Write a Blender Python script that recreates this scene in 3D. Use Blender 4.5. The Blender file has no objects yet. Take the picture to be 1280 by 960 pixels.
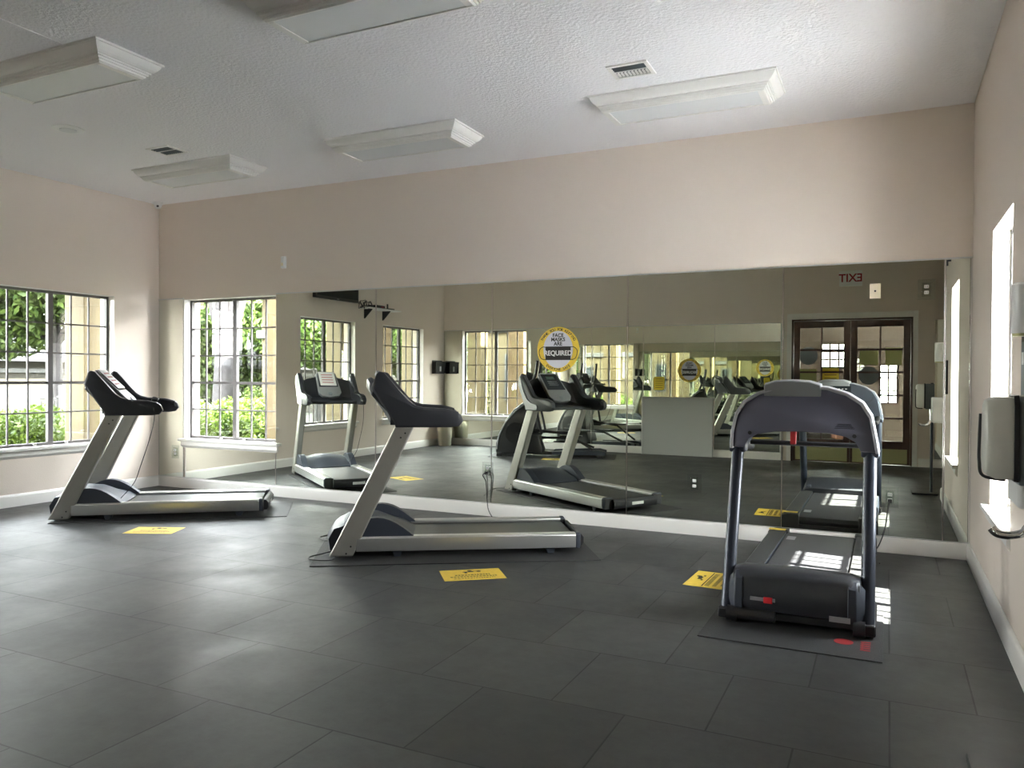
import bpy, math, random
from mathutils import Vector, Matrix
random.seed(7)
D = bpy.data; S = bpy.context.scene; COL = S.collection
PI = math.pi
def R(a): return math.radians(a)

# ------------------------------------------------------------------ camera, sky, sun, exposure
W, H, RB, MT = 9.195, 3.657, 7.307, 2.418      # room width, ceiling height, rear wall distance, mirror top
cam_d = D.cameras.new('camera'); cam = D.objects.new('camera', cam_d); COL.objects.link(cam); S.camera = cam
cam_d.sensor_width = 36; cam_d.lens = 36 * 981.1 / 1280; cam_d.clip_start = 0.02; cam_d.clip_end = 200
yaw, pitch, roll = 0.4467, 0.0095, 0.0057
Mc = Matrix.Rotation(yaw, 4, 'Z') @ Matrix.Rotation(PI/2 - pitch, 4, 'X') @ Matrix.Rotation(roll, 4, 'Z')
Mc.translation = Vector((8.5916, -7.2567, 1.45)); cam.matrix_world = Mc

S.view_settings.view_transform = 'Standard'; S.view_settings.look = 'None'
S.view_settings.gamma = 1; S.view_settings.use_curve_mapping = False
S.view_settings.exposure = 1.3
S.cycles.use_denoising = True
S.cycles.max_bounces = 14; S.cycles.glossy_bounces = 8; S.cycles.diffuse_bounces = 8; S.cycles.transparent_max_bounces = 24
S.cycles.sample_clamp_indirect = 12; S.cycles.caustics_reflective = False; S.cycles.caustics_refractive = False

world = D.worlds.new('sky'); S.world = world; world.use_nodes = True
wn = world.node_tree; wn.nodes.clear()
wo = wn.nodes.new('ShaderNodeOutputWorld'); wb = wn.nodes.new('ShaderNodeBackground')
wt = wn.nodes.new('ShaderNodeTexCoord'); ws = wn.nodes.new('ShaderNodeSeparateXYZ'); wr = wn.nodes.new('ShaderNodeValToRGB')
wn.links.new(wt.outputs['Generated'], ws.inputs[0]); wn.links.new(ws.outputs['Z'], wr.inputs[0])
wr.color_ramp.elements[0].position = 0.0; wr.color_ramp.elements[0].color = (1.0, 0.99, 0.98, 1)
wr.color_ramp.elements[1].position = 0.7; wr.color_ramp.elements[1].color = (0.86, 0.91, 1.0, 1)
wn.links.new(wr.outputs[0], wb.inputs[0]); wn.links.new(wb.outputs[0], wo.inputs[0])
wb.inputs['Strength'].default_value = 24.0

sun_d = D.lights.new('sun', 'SUN'); sun = D.objects.new('sun', sun_d); COL.objects.link(sun)
sun_d.energy = 62; sun_d.angle = R(0.6); sun_d.color = (1, 0.97, 0.92)
sun.rotation_euler = Vector((math.cos(R(50)), -0.09, math.sin(R(50)))).to_track_quat('Z', 'Y').to_euler()

def portal(loc, rot, sx, sz):
    l = D.lights.new('window_daylight', 'AREA'); l.shape = 'RECTANGLE'; l.size = sx; l.size_y = sz
    l.cycles.is_portal = True
    o = D.objects.new('window_daylight', l); COL.objects.link(o); o.location = loc; o.rotation_euler = rot

# ------------------------------------------------------------------ helpers
def new_mat(name):
    m = D.materials.new(name); m.use_nodes = True
    return m, m.node_tree, m.node_tree.nodes['Principled BSDF']
def mat(name, c, rough=0.5, metal=0.0, spec=0.5, noise=0.0, nscale=8, bump=0.0, bscale=60, coat=0.0, emit=None):
    m, t, b = new_mat(name)
    b.inputs['Base Color'].default_value = (*c, 1); b.inputs['Roughness'].default_value = rough
    b.inputs['Metallic'].default_value = metal; b.inputs['Specular IOR Level'].default_value = spec
    b.inputs['Coat Weight'].default_value = coat
    if emit:
        b.inputs['Emission Color'].default_value = (*c, 1); b.inputs['Emission Strength'].default_value = emit
    tc = t.nodes.new('ShaderNodeTexCoord')
    if noise:
        n = t.nodes.new('ShaderNodeTexNoise'); n.inputs['Scale'].default_value = nscale; n.inputs['Detail'].default_value = 5
        r = t.nodes.new('ShaderNodeValToRGB')
        r.color_ramp.elements[0].position = .3; r.color_ramp.elements[1].position = .7
        r.color_ramp.elements[0].color = (*[x*(1-noise) for x in c], 1); r.color_ramp.elements[1].color = (*[min(1, x*(1+noise)) for x in c], 1)
        t.links.new(tc.outputs['Object'], n.inputs['Vector']); t.links.new(n.outputs[0], r.inputs[0]); t.links.new(r.outputs[0], b.inputs['Base Color'])
    if bump:
        n2 = t.nodes.new('ShaderNodeTexNoise'); n2.inputs['Scale'].default_value = bscale; n2.inputs['Detail'].default_value = 3
        bp = t.nodes.new('ShaderNodeBump'); bp.inputs['Strength'].default_value = bump; bp.inputs['Distance'].default_value = .01
        t.links.new(tc.outputs['Object'], n2.inputs['Vector']); t.links.new(n2.outputs[0], bp.inputs['Height']); t.links.new(bp.outputs[0], b.inputs['Normal'])
    return m
def mirror_mat():
    m = D.materials.new('mirror_silvering'); m.use_nodes = True; t = m.node_tree; t.nodes.clear()
    o = t.nodes.new('ShaderNodeOutputMaterial'); g = t.nodes.new('ShaderNodeBsdfGlossy')
    g.inputs['Color'].default_value = (0.80, 0.83, 0.745, 1); g.inputs['Roughness'].default_value = 0.0
    t.links.new(g.outputs[0], o.inputs[0]); return m
def glass_mat(name, tint=(0.97, 0.985, 0.97), gloss=0.06):
    m = D.materials.new(name); m.use_nodes = True; t = m.node_tree; t.nodes.clear()
    o = t.nodes.new('ShaderNodeOutputMaterial'); g = t.nodes.new('ShaderNodeBsdfGlossy'); tr = t.nodes.new('ShaderNodeBsdfTransparent')
    mx = t.nodes.new('ShaderNodeMixShader'); g.inputs['Roughness'].default_value = 0.0
    tr.inputs[0].default_value = (*tint, 1); mx.inputs[0].default_value = gloss
    t.links.new(tr.outputs[0], mx.inputs[1]); t.links.new(g.outputs[0], mx.inputs[2]); t.links.new(mx.outputs[0], o.inputs[0]); return m
def leaf_mat(name, c1, c2):
    m, t, b = new_mat(name)
    tc = t.nodes.new('ShaderNodeTexCoord'); n = t.nodes.new('ShaderNodeTexNoise'); n.inputs['Scale'].default_value = 5; n.inputs['Detail'].default_value = 4
    r = t.nodes.new('ShaderNodeValToRGB'); r.color_ramp.elements[0].position = .35; r.color_ramp.elements[1].position = .65
    r.color_ramp.elements[0].color = (*c1, 1); r.color_ramp.elements[1].color = (*c2, 1)
    t.links.new(tc.outputs['Object'], n.inputs['Vector']); t.links.new(n.outputs[0], r.inputs[0]); t.links.new(r.outputs[0], b.inputs['Base Color'])
    b.inputs['Roughness'].default_value = .55; b.inputs['Specular IOR Level'].default_value = .3
    o = t.nodes['Material Output']; tl = t.nodes.new('ShaderNodeBsdfTranslucent'); mx = t.nodes.new('ShaderNodeMixShader'); mx.inputs[0].default_value = .35
    t.links.new(r.outputs[0], tl.inputs[0]); t.links.new(b.outputs[0], mx.inputs[1]); t.links.new(tl.outputs[0], mx.inputs[2]); t.links.new(mx.outputs[0], o.inputs[0])
    return m
def floor_mat():
    m, t, b = new_mat('rubber_floor_tiles'); L = t.links.new; N = t.nodes.new
    tc = N('ShaderNodeTexCoord'); mp = N('ShaderNodeMapping'); br = N('ShaderNodeTexBrick')
    pw, ph = 0.683, 0.671
    mp.inputs['Location'].default_value = (-6.22 + 20.5*pw, 4.69 + 20*ph, 0)
    L(tc.outputs['Object'], mp.inputs[0]); L(mp.outputs[0], br.inputs['Vector'])
    br.offset = .5; br.inputs['Scale'].default_value = 1; br.inputs['Brick Width'].default_value = pw; br.inputs['Row Height'].default_value = ph
    br.inputs['Mortar Size'].default_value = .0045; br.inputs['Mortar Smooth'].default_value = .2
    br.inputs['Color1'].default_value = (.036, .037, .037, 1); br.inputs['Color2'].default_value = (.060, .061, .060, 1); br.inputs['Mortar'].default_value = (.006, .006, .006, 1)
    n1 = N('ShaderNodeTexNoise'); n1.inputs['Scale'].default_value = 1.7; n1.inputs['Detail'].default_value = 8; n1.inputs['Roughness'].default_value = .65
    n2 = N('ShaderNodeTexNoise'); n2.inputs['Scale'].default_value = 9; n2.inputs['Detail'].default_value = 6; n2.inputs['Roughness'].default_value = .8
    L(tc.outputs['Object'], n1.inputs[0]); L(tc.outputs['Object'], n2.inputs[0])
    r1 = N('ShaderNodeMapRange'); r1.inputs[1].default_value = .3; r1.inputs[2].default_value = .75; r1.inputs[3].default_value = .8; r1.inputs[4].default_value = 1.3
    L(n1.outputs[0], r1.inputs[0])
    r2 = N('ShaderNodeMapRange'); r2.inputs[1].default_value = .35; r2.inputs[2].default_value = .75; r2.inputs[3].default_value = .82; r2.inputs[4].default_value = 1.3
    L(n2.outputs[0], r2.inputs[0])
    mu = N('ShaderNodeMath'); mu.operation = 'MULTIPLY'; L(r1.outputs[0], mu.inputs[0]); L(r2.outputs[0], mu.inputs[1])
    vm = N('ShaderNodeVectorMath'); vm.operation = 'SCALE'; L(br.outputs['Color'], vm.inputs[0]); L(mu.outputs[0], vm.inputs['Scale'])
    L(vm.outputs[0], b.inputs['Base Color'])
    rr = N('ShaderNodeMapRange'); rr.inputs[1].default_value = .3; rr.inputs[2].default_value = .7; rr.inputs[3].default_value = .36; rr.inputs[4].default_value = .56
    L(n1.outputs[0], rr.inputs[0]); L(rr.outputs[0], b.inputs['Roughness']); b.inputs['Specular IOR Level'].default_value = .38
    bp = N('ShaderNodeBump'); bp.inputs['Strength'].default_value = .35; bp.inputs['Distance'].default_value = .004
    ad = N('ShaderNodeMath'); ad.operation = 'MULTIPLY_ADD'; ad.inputs[1].default_value = -1.0; L(br.outputs['Fac'], ad.inputs[0]); L(n1.outputs[0], ad.inputs[2])
    L(ad.outputs[0], bp.inputs['Height']); L(bp.outputs[0], b.inputs['Normal'])
    return m

M = {}
M['mirror'] = mirror_mat(); M['glass'] = glass_mat('window_glass'); M['floor'] = floor_mat()
M['wall'] = mat('beige_wall_paint', (.75, .66, .575), .5, spec=.35, bump=.12, bscale=90)
M['ceil'] = mat('ceiling_paint', (.81, .795, .80), .8, bump=.9, bscale=38)
M['white'] = mat('white_trim_paint', (.76, .74, .70), .35)
M['jamb'] = mat('white_plaster_reveal', (.78, .75, .70), .6)
M['fix'] = mat('cream_light_housing', (.80, .785, .745), .4)
M['diff'] = mat('frosted_diffuser', (.66, .67, .665), .35)
M['alu'] = mat('bronze_window_frame', (.11, .10, .098), .55)
M['chrome'] = mat('chrome', (.8, .8, .8), .12, 1)
M['silver'] = mat('silver_paint', (.37, .36, .325), .32, .45, noise=.03)
M['rail'] = mat('satin_aluminium', (.62, .62, .60), .28, .75)
M['char'] = mat('charcoal_plastic', (.028, .030, .036), .4, coat=.05)
M['gry'] = mat('blue_grey_plastic', (.045, .052, .068), .45, spec=.4)
M['black'] = mat('black_plastic', (.015, .015, .017), .4)
M['rubber'] = mat('black_rubber', (.018, .018, .018), .7, noise=.2, nscale=120)
M['matr'] = mat('equipment_mat_rubber', (.028, .028, .029), .6, noise=.35, nscale=140, bump=.3, bscale=200)
M['belt'] = mat('treadmill_belt', (.03, .031, .034), .38, noise=.1, nscale=90)
M['beltg'] = mat('glossy_treadmill_belt', (.04, .04, .043), .52, noise=.1, nscale=90)
M['navy'] = mat('slate_powder_coat', (.035, .042, .06), .3, .3)
M['lilac'] = mat('grey_console_plastic', (.10, .10, .14), .42)
M['lsil'] = mat('light_grey_plastic', (.34, .34, .36), .35, .3)
M['screen'] = mat('dark_screen', (.02, .025, .03), .12)
M['lcd'] = mat('green_lcd', (.07, .11, .09), .2)
M['yel'] = mat('yellow_vinyl', (.80, .56, .06), .5, noise=.08, nscale=30)
M['yelp'] = mat('yellow_paper', (.80, .62, .05), .7)
M['gyelp'] = mat('pale_yellow_paper', (.52, .55, .22), .7)
M['ink'] = mat('black_ink', (.02, .018, .015), .6)
M['inky'] = mat('faded_ink', (.22, .15, .02), .6)
M['wht'] = mat('white_plastic', (.78, .78, .76), .3)
M['cream'] = mat('cream_plastic', (.80, .72, .52), .4)
M['clear'] = glass_mat('clear_acrylic', (.93, .95, .93), .1)
M['red'] = mat('red_plastic', (.75, .02, .03), .35)
M['redl'] = mat('red_lettering', (.30, .015, .02), .5)
M['wood'] = mat('dark_mahogany', (.055, .022, .013), .35, noise=.35, nscale=6)
M['brass'] = mat('brass_kick_plate', (.42, .40, .20), .35, .6)
M['bin'] = mat('beige_bin_plastic', (.55, .50, .38), .5)
M['dgrey'] = mat('dispenser_grey', (.15, .17, .18), .4)
M['shell'] = mat('dispenser_shell', (.62, .62, .56), .35)
M['leafA'] = leaf_mat('hedge_leaf', (.026, .052, .006), (.10, .145, .018))
M['leafB'] = leaf_mat('tree_leaf', (.024, .050, .010), (.085, .125, .026))
M['leafC'] = leaf_mat('palm_leaf', (.05, .09, .008), (.10, .14, .018))
M['bark'] = mat('pale_bark', (.030, .027, .027), .9, noise=.3, nscale=10, bump=.6, bscale=20)
M['yelw'] = mat('yellow_stucco', (.078, .060, .026), .8, noise=.06, nscale=3)
M['yelf'] = mat('pale_yellow_siding', (.0145, .0125, .0065), .8, noise=.06, nscale=3)
M['bez'] = mat('display_bezel_grey', (.19, .195, .20), .35)
M['pan'] = mat('off_white_panel_paint', (.50, .51, .49), .5)
M['orgw'] = mat('ochre_stucco', (.07, .046, .016), .8, noise=.06, nscale=3)
M['cornice'] = mat('white_stucco', (.07, .07, .067), .8)
M['roof'] = mat('grey_roof_shingle', (.012, .012, .014), .9, noise=.3, nscale=20)
M['ground'] = mat('lawn_soil', (.012, .015, .007), .95, noise=.4, nscale=3)
M['patio'] = mat('pale_patio_concrete', (.035, .033, .03), .9, noise=.15, nscale=4)
M['bounce_paving'] = mat('white_bounce_ground', (.68, .70, .75), .9, noise=.08, nscale=2)  # high albedo for the added bounce ground beyond the right wall
M['iron'] = mat('black_iron', (.008, .008, .008), .5)
M['signb'] = mat('sign_board_white', (.030, .030, .028), .5)
M['lobw'] = mat('lobby_wall_paint', (.10, .072, .045), .7)
M['lobf'] = mat('lobby_wood_floor', (.10, .05, .03), .4, noise=.2, nscale=4)
M['mulch'] = mat('exterior_stucco', (.02, .018, .013), .8)

class MB:
    def __init__(s): s.v = []; s.f = []; s.fm = []; s.mi = 0
    def add(s, vs, fs):
        n = len(s.v); s.v += [tuple(v) for v in vs]; s.f += [tuple(i+n for i in f) for f in fs]; s.fm += [s.mi]*len(fs); return s
    def box(s, x0, x1, y0, y1, z0, z1):
        x0, x1 = min(x0, x1), max(x0, x1); y0, y1 = min(y0, y1), max(y0, y1); z0, z1 = min(z0, z1), max(z0, z1)
        return s.add([(x0,y0,z0),(x1,y0,z0),(x1,y1,z0),(x0,y1,z0),(x0,y0,z1),(x1,y0,z1),(x1,y1,z1),(x0,y1,z1)],
                     [(0,3,2,1),(4,5,6,7),(0,1,5,4),(1,2,6,5),(2,3,7,6),(3,0,4,7)])
    def loft(s, rings, caps=True):
        n = len(rings[0]); k = len(rings)
        fs = [(a*n+i, a*n+(i+1)%n, (a+1)*n+(i+1)%n, (a+1)*n+i) for a in range(k-1) for i in range(n)]
        if caps: fs += [tuple(range(n))[::-1], tuple(range((k-1)*n, k*n))]
        return s.add([p for r in rings for p in r], fs)
    def prism(s, prof, a, b, axis='y'):
        # profile in (u,z); extruded along v from a to b
        if axis == 'y': f = lambda u, z, v: (u, v, z)
        elif axis == 'x': f = lambda u, z, v: (v, u, z)
        else: f = lambda u, z, v: (u, z, v)
        return s.loft([[f(u, z, a) for u, z in prof], [f(u, z, b) for u, z in prof]])
    def tube(s, pts, r, n=8, caps=True):
        pts = [Vector(p) for p in pts]; rings = []; up = None
        for i, p in enumerate(pts):
            d = (pts[min(i+1, len(pts)-1)] - pts[max(i-1, 0)]).normalized()
            if up is None: up = Vector((0,0,1)) if abs(d.z) < .9 else Vector((1,0,0))
            x = d.cross(up).normalized(); y = x.cross(d).normalized(); up = y
            rr = r[i] if isinstance(r, (list, tuple)) else r
            rings.append([tuple(p + x*math.cos(2*PI*k/n)*rr + y*math.sin(2*PI*k/n)*rr) for k in range(n)])
        return s.loft(rings, caps)
    def disc(s, c, r, h, n=40, axis='z'):
        a = []
        for z in (0, h):
            for k in range(n):
                t = 2*PI*k/n; x, y = r*math.cos(t), r*math.sin(t)
                a.append((c[0]+x, c[1]+y, c[2]+z) if axis == 'z' else ((c[0]+x, c[1]+z, c[2]+y) if axis == 'y' else (c[0]+z, c[1]+x, c[2]+y)))
        return s.add(a, [tuple(range(n))[::-1], tuple(range(n, 2*n))] + [(i, (i+1)%n, n+(i+1)%n, n+i) for i in range(n)])
    def lathe(s, prof, c=(0,0,0), n=24):
        rings = [[(c[0]+r*math.cos(2*PI*k/n), c[1]+r*math.sin(2*PI*k/n), c[2]+z) for k in range(n)] for r, z in prof]
        return s.loft(rings)
    def build(s, name, m, parent=None, bevel=0, seg=2, smooth=True, ang=35):
        me = D.meshes.new(name); me.from_pydata(s.v, [], s.f)
        for x in (m if isinstance(m, (list, tuple)) else [m]): me.materials.append(M[x])
        me.polygons.foreach_set('material_index', s.fm)
        if smooth:
            me.polygons.foreach_set('use_smooth', [True]*len(me.polygons)); me.set_sharp_from_angle(angle=R(ang))
        me.update()
        o = D.objects.new(name, me); COL.objects.link(o)
        if parent: o.parent = parent
        if bevel:
            b = o.modifiers.new('b', 'BEVEL'); b.width = bevel; b.segments = seg; b.limit_method = 'ANGLE'; b.angle_limit = R(40); b.harden_normals = False
        return o
def spline(pts, n=6):
    pts = [Vector(p) for p in pts]; out = []
    for i in range(len(pts)-1):
        p0, p1, p2, p3 = pts[max(i-1,0)], pts[i], pts[i+1], pts[min(i+2, len(pts)-1)]
        for k in range(n):
            t = k/n; out.append(.5*((2*p1) + (p2-p0)*t + (2*p0-5*p1+4*p2-p3)*t*t + (3*p1-p0-3*p2+p3)*t**3))
    out.append(pts[-1]); return out
def thing(name, label, cat, loc=(0,0,0), rz=0, group=None, kind=None):
    o = D.objects.new(name, None); COL.objects.link(o); o.location = loc; o.rotation_euler = (0,0,rz); o.empty_display_size = .1
    return tag(o, label, cat, group, kind)
def tag(o, label=None, cat=None, group=None, kind=None):
    if label: o['label'] = label
    if cat: o['category'] = cat
    if group: o['group'] = group
    if kind: o['kind'] = kind
    return o
def struct(o, label=None): return tag(o, label, None, None, 'structure')
def set_label(o, l): o['label'] = l; return o
def copy_tree(o, parent=None):
    c = o.copy(); COL.objects.link(c); c.parent = parent
    for ch in list(o.children): copy_tree(ch, c)
    return c
def text_mesh(body, size, m, parent=None, loc=(0,0,0), rot=(0,0,0), name='lettering', ext=.0006, bold=0.0, arc=None, sx=1.0, xhead=None):
    # arc = (radius, centre angle, direction): letters set round a circle, in the local xy plane
    def glyphs(ch):
        cu = D.curves.new('t', 'FONT'); cu.body = ch; cu.size = size; cu.align_x = 'CENTER'; cu.align_y = 'CENTER'; cu.extrude = ext; cu.offset = bold
        ob = D.objects.new('t', cu); COL.objects.link(ob)
        dg = bpy.context.evaluated_depsgraph_get(); me = D.meshes.new_from_object(ob.evaluated_get(dg))
        wdt = ob.dimensions.x
        D.objects.remove(ob); D.curves.remove(cu); return me, wdt
    mb = MB()
    if not arc:
        me, _ = glyphs(body); mb.add([(v.co.x*sx, v.co.y, v.co.z) for v in me.vertices], [tuple(p.vertices) for p in me.polygons]); D.meshes.remove(me)
    else:
        rad, ca, step, dr = arc
        for i, ch in enumerate(body):
            if ch == ' ': continue
            me, _ = glyphs(ch); a = ca - dr*(i-(len(body)-1)/2)*step; rot_a = a - PI/2 if dr > 0 else a + PI/2
            c, s_ = math.cos(rot_a), math.sin(rot_a)
            mb.add([(rad*math.cos(a) + v.co.x*c - v.co.y*s_, rad*math.sin(a) + v.co.x*s_ + v.co.y*c, v.co.z) for v in me.vertices], [tuple(p.vertices) for p in me.polygons]); D.meshes.remove(me)
    o = mb.build(name, m, parent, smooth=False); o.location = loc; o.rotation_euler = rot; return o

# ------------------------------------------------------------------ room shell
ZS, ZT = .63, 2.412      # window sill and head
WT = .26
LW = [(-2.15, -.655), (-4.207, -2.745), (-6.488, -5.045)]       # left wall windows (y ranges)
MW = (.45, 1.985)                                                # window in mirror wall (x range)
RW = (-2.26, -1.325)                                             # window in right wall (y range)
DX = (7.06, 8.96); DZ = 2.475                                    # french doors
def wall_holes(a0, a1, holes, z1=H, zs=ZS, zt=ZT):
    # rectangles (a, b, z0, z1) covering wall minus holes; hole = (a, b, zs, zt)
    out = []; x = a0
    for (a, b, s, t) in sorted(holes):
        out.append((x, a, 0, z1)); 
        if s > 0: out.append((a, b, 0, s))
        out.append((a, b, t, z1)); x = b
    out.append((x, a1, 0, z1)); return out
def grid_wall(name, axis, lo, hi, rects, m='wall'):
    mb = MB()
    for a, b, z0, z1 in rects:
        mb.box(lo, hi, a, b, z0, z1) if axis == 'x' else mb.box(a, b, lo, hi, z0, z1)
    return struct(mb.build(name, m, smooth=False))
XA = 9.50    # alcove right side
struct(MB().box(-.26, XA+.3, -RB-.2, .26, -.1, 0).build('floor', 'floor', smooth=False))
struct(MB().box(-.45, XA+.3, -RB-.4, .45, H, H+.15).build('ceiling', 'ceil', smooth=False))
grid_wall('wall_left', 'x', -WT, 0, wall_holes(-RB-.2, 0, [(a, b, ZS, ZT) for a, b in LW]))
grid_wall('wall_front', 'y', 0, WT, wall_holes(-WT, XA+.3, [(MW[0], MW[1], ZS, ZT)]))
grid_wall('wall_rear', 'y', -RB-.18, -RB, wall_holes(-.0, XA, [(MW[0], MW[1]-.04, ZS, ZT), (DX[0], DX[1], 0, DZ)]))
grid_wall('wall_right', 'x', W, W+.24, wall_holes(-3.57, 0, [(RW[0], RW[1], ZS, ZT)]))
struct(MB().box(XA, XA+.2, -RB-.2, -3.35, 0, H).build('wall_alcove', 'wall', smooth=False))
struct(MB().box(W+.24, XA+.2, -3.57, -3.33, 0, H).build('wall_alcove_side', 'wall', smooth=False))
# ceiling seam
struct(MB().box(3.57, 3.60, -RB, -3.8, H-.004, H).build('trim_1', 'ceil', smooth=False))
# baseboards
BP = [(0, 0), (.022, 0), (.022, .105), (.016, .125), (.006, .135), (0, .137)]
def base_y(name, a, b, y, d):   # board along x, room side direction d (+1/-1 in y)
    struct(MB().loft([[(x, y + d*u, z) for u, z in (BP if d < 0 else BP)] for x in (a, b)]).build(name, 'white'))
def base_x(name, a, b, x, d):
    struct(MB().loft([[(x + d*u, y, z) for u, z in BP] for y in (a, b)]).build(name, 'white'))
base_y('baseboard_front', 0, W, -.001, -1)
base_x('baseboard_left', -RB, 0, .001, 1)
base_x('baseboard_right', -3.57, 0, W-.001, -1)
base_y('baseboard_rear', 0, DX[0]-.13, -RB+.001, 1)
base_y('baseboard_rear_right', DX[1]+.09, XA, -RB+.001, 1)
base_x('baseboard_alcove', -RB, -3.57, XA-.001, -1)

# ---- windows: origin at opening centre; local x along the wall, +y towards outside
WN = [0]
def window(loc, rz, w, h, label, deep=.12, jamb=WT):
    WN[0] += 1
    r = D.objects.new('window_%d' % WN[0], None); COL.objects.link(r); r.location = loc; r.rotation_euler = (0,0,rz); struct(r, label)
    hw = w/2; y = deep
    f = MB(); t = .035
    for (a, b, c, d) in ((-hw, -hw+t, 0, h), (hw-t, hw, 0, h), (-hw, hw, 0, t), (-hw, hw, h-t, h), (-.03, .03, t, h-t)):
        f.box(a, b, y-.02, y+.03, c, d)
    f.build('window_frame', 'alu', r, .003)
    zr = [t + (h-2*t)*k/5 for k in range(1, 5)]
    g = MB()
    for k, z in enumerate(zr):
        q = .016 if k == 1 else .0085
        for s in (-1, 1): g.box(s*.03, s*(hw-t), y-.012, y+.012, z-q, z+q)
    for s in (-1, 1):
        for k in (1, 2):
            x = s*(.03 + (hw-t-.03)*k/3); g.box(x-.0085, x+.0085, y-.010, y+.010, t, h-t)
    g.build('muntin_grid', 'alu', r)
    MB().box(-hw+t, hw-t, y-.003, y+.003, t, h-t).build('glass_pane', 'glass', r, smooth=False)
    for x in (-.2, .18):
        MB().box(x-.02, x+.02, y-.045, y-.02, t*.3, t*1.0).build('sash_lock', 'chrome', r, .003)
    # plaster reveal and sill
    j = MB(); j.box(-hw, -hw+.006, 0, y-.02, 0, h); j.box(hw-.006, hw, 0, y-.02, 0, h); j.box(-hw, hw, 0, y-.02, h-.006, h)
    j.build('window_reveal', 'jamb', r, smooth=False)
    s = MB(); s.box(-hw-.06, hw+.06, -.05, y-.01, -.03, .004); s.build('window_sill', 'white', r, .006)
    MB().prism([(0, -.03), (-.018, -.03), (-.022, -.08), (-.010, -.10), (0, -.11)], -hw-.03, hw+.03, 'x').build('sill_apron', 'white', r)
    # the daylight opening
    d = Vector((0, deep+.08, h/2)); d.rotate(Matrix.Rotation(rz, 3, 'Z'))
    portal(Vector(loc)+d, (R(-90), 0, rz), w-.02, h-.02)
    return r
for (a, b), lb in zip(LW, ('gridded window in the left wall behind the first silver treadmill', 'middle gridded window of the left wall, seen in the mirror', 'gridded window of the left wall nearest the rear corner')):
    window((0, (a+b)/2, ZS), PI/2, b-a, ZT-ZS, lb)
wf = window(((MW[0]+MW[1])/2, 0, ZS), 0, MW[1]-MW[0], ZT-ZS, 'gridded window set into the mirrored front wall')
window(((MW[0]+MW[1])/2-.02, -RB, ZS), PI, MW[1]-MW[0]-.04, ZT-ZS, 'gridded window in the rear wall, looking at the yellow courtyard', jamb=.18)
window((W, (RW[0]+RW[1])/2, ZS), -PI/2, RW[1]-RW[0], ZT-ZS, 'narrow sunlit window in the right wall')

# ---- french doors in rear wall
dr_ = D.objects.new('door_1', None); COL.objects.link(dr_); struct(dr_, 'pair of dark wooden glazed doors in white casing'); dr_.location = (0, -RB, 0)
cs = MB(); cs.box(DX[0]-.075, DX[0], 0, .02, 0, DZ+.10); cs.box(DX[1], DX[1]+.075, 0, .02, 0, DZ+.10); cs.box(DX[0], DX[1], 0, .02, DZ, DZ+.10)
cs.build('door_casing', 'white', dr_, .004)
fr = MB(); fr.box(DX[0], DX[0]+.03, -.16, 0, 0, DZ); fr.box(DX[1]-.03, DX[1], -.16, 0, 0, DZ); fr.box(DX[0], DX[1], -.16, 0, DZ-.03, DZ); fr.build('door_frame', 'wood', dr_)
mid = 8.01
for k, (a, b) in enumerate(((DX[0]+.033, mid-.002), (mid+.002, DX[1]-.033))):
    m = MB(); y0, y1 = -.075, -.03; st = .105
    m.box(a, a+st, y0, y1, .01, DZ-.035); m.box(b-st, b, y0, y1, .01, DZ-.035)
    m.box(a+st, b-st, y0, y1, DZ-.15, DZ-.035); m.box(a+st, b-st, y0, y1, .01, .40)
    for q in range(1, 5):
        z = .40 + (DZ-.15-.40)*q/5; m.box(a+st, b-st, y0+.008, y1-.008, z-.016, z+.016)
    c = (a+b)/2; m.box(c-.014, c+.014, y0+.008, y1-.008, .40, DZ-.15)
    lf = m.build('door_leaf', 'wood', dr_, .003)
    MB().box(a+st, b-st, -.056, -.050, .40, DZ-.15).build('door_glass', 'glass', lf, smooth=False)
    MB().box(a+.04, b-.04, y1, y1+.003, .03, .27).build('kick_plate', 'brass', lf)
    hx = b-.05 if k == 0 else a+.05
    h = MB(); h.box(hx-.02, hx+.02, y1, y1+.006, .98, 1.16); h.tube(spline([(hx, y1+.005, 1.1), (hx, y1+.05, 1.1), (hx+(-.09 if k == 0 else .09), y1+.055, 1.1)]), .009)
    h.build('door_handle', 'brass', lf)

# ---- mirrors
def mirror_panel(x0, x1, z0, z1, y, d, label, grp):
    # glass slab with polished edge; d = room side direction
    t = thing('wall_mirror', label, 'mirror', ((x0+x1)/2, y, z0), 0, grp)
    w = (x1-x0)/2 - .0025; h = z1-z0
    MB().box(-w, w, 0, d*.006, 0, h).build('mirror_glass', 'mirror', t, smooth=False)
    q = .0055
    for a, b in ((-w, -w+q), (w-q, w)): MB().box(a, b, d*.006, d*.0078, 0, h).build('polished_edge', 'chrome', t, smooth=False)
    return t
G1 = 'mirror panels on the front wall'; G2 = 'mirror panels on the rear wall'
MB0 = .1385
xs = [1.985, 3.431, 4.887, 6.341, 7.755, 9.003, W-.004]
mirror_panel(.004, MW[0], MB0, MT, -.001, -1, 'narrow tall mirror panel in the corner left of the front window', G1)
mirror_panel(MW[0]+.035, MW[1], MB0, ZS-.112, -.001, -1, 'low mirror panel under the front wall window', G1)
names = ['tall mirror panel directly beside the front window', 'tall mirror panel behind the centre treadmill console', 'tall mirror panel carrying the round mask sign',
         'tall mirror panel with the low outlet left of the dark treadmill', 'tall mirror panel behind the dark treadmill', 'narrow mirror strip in the right hand corner of the mirrored wall']
for a, b, l in zip(xs[:-1], xs[1:], names): mirror_panel(a, b, MB0, MT, -.001, -1, l, G1)
yR = -RB+.001
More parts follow.
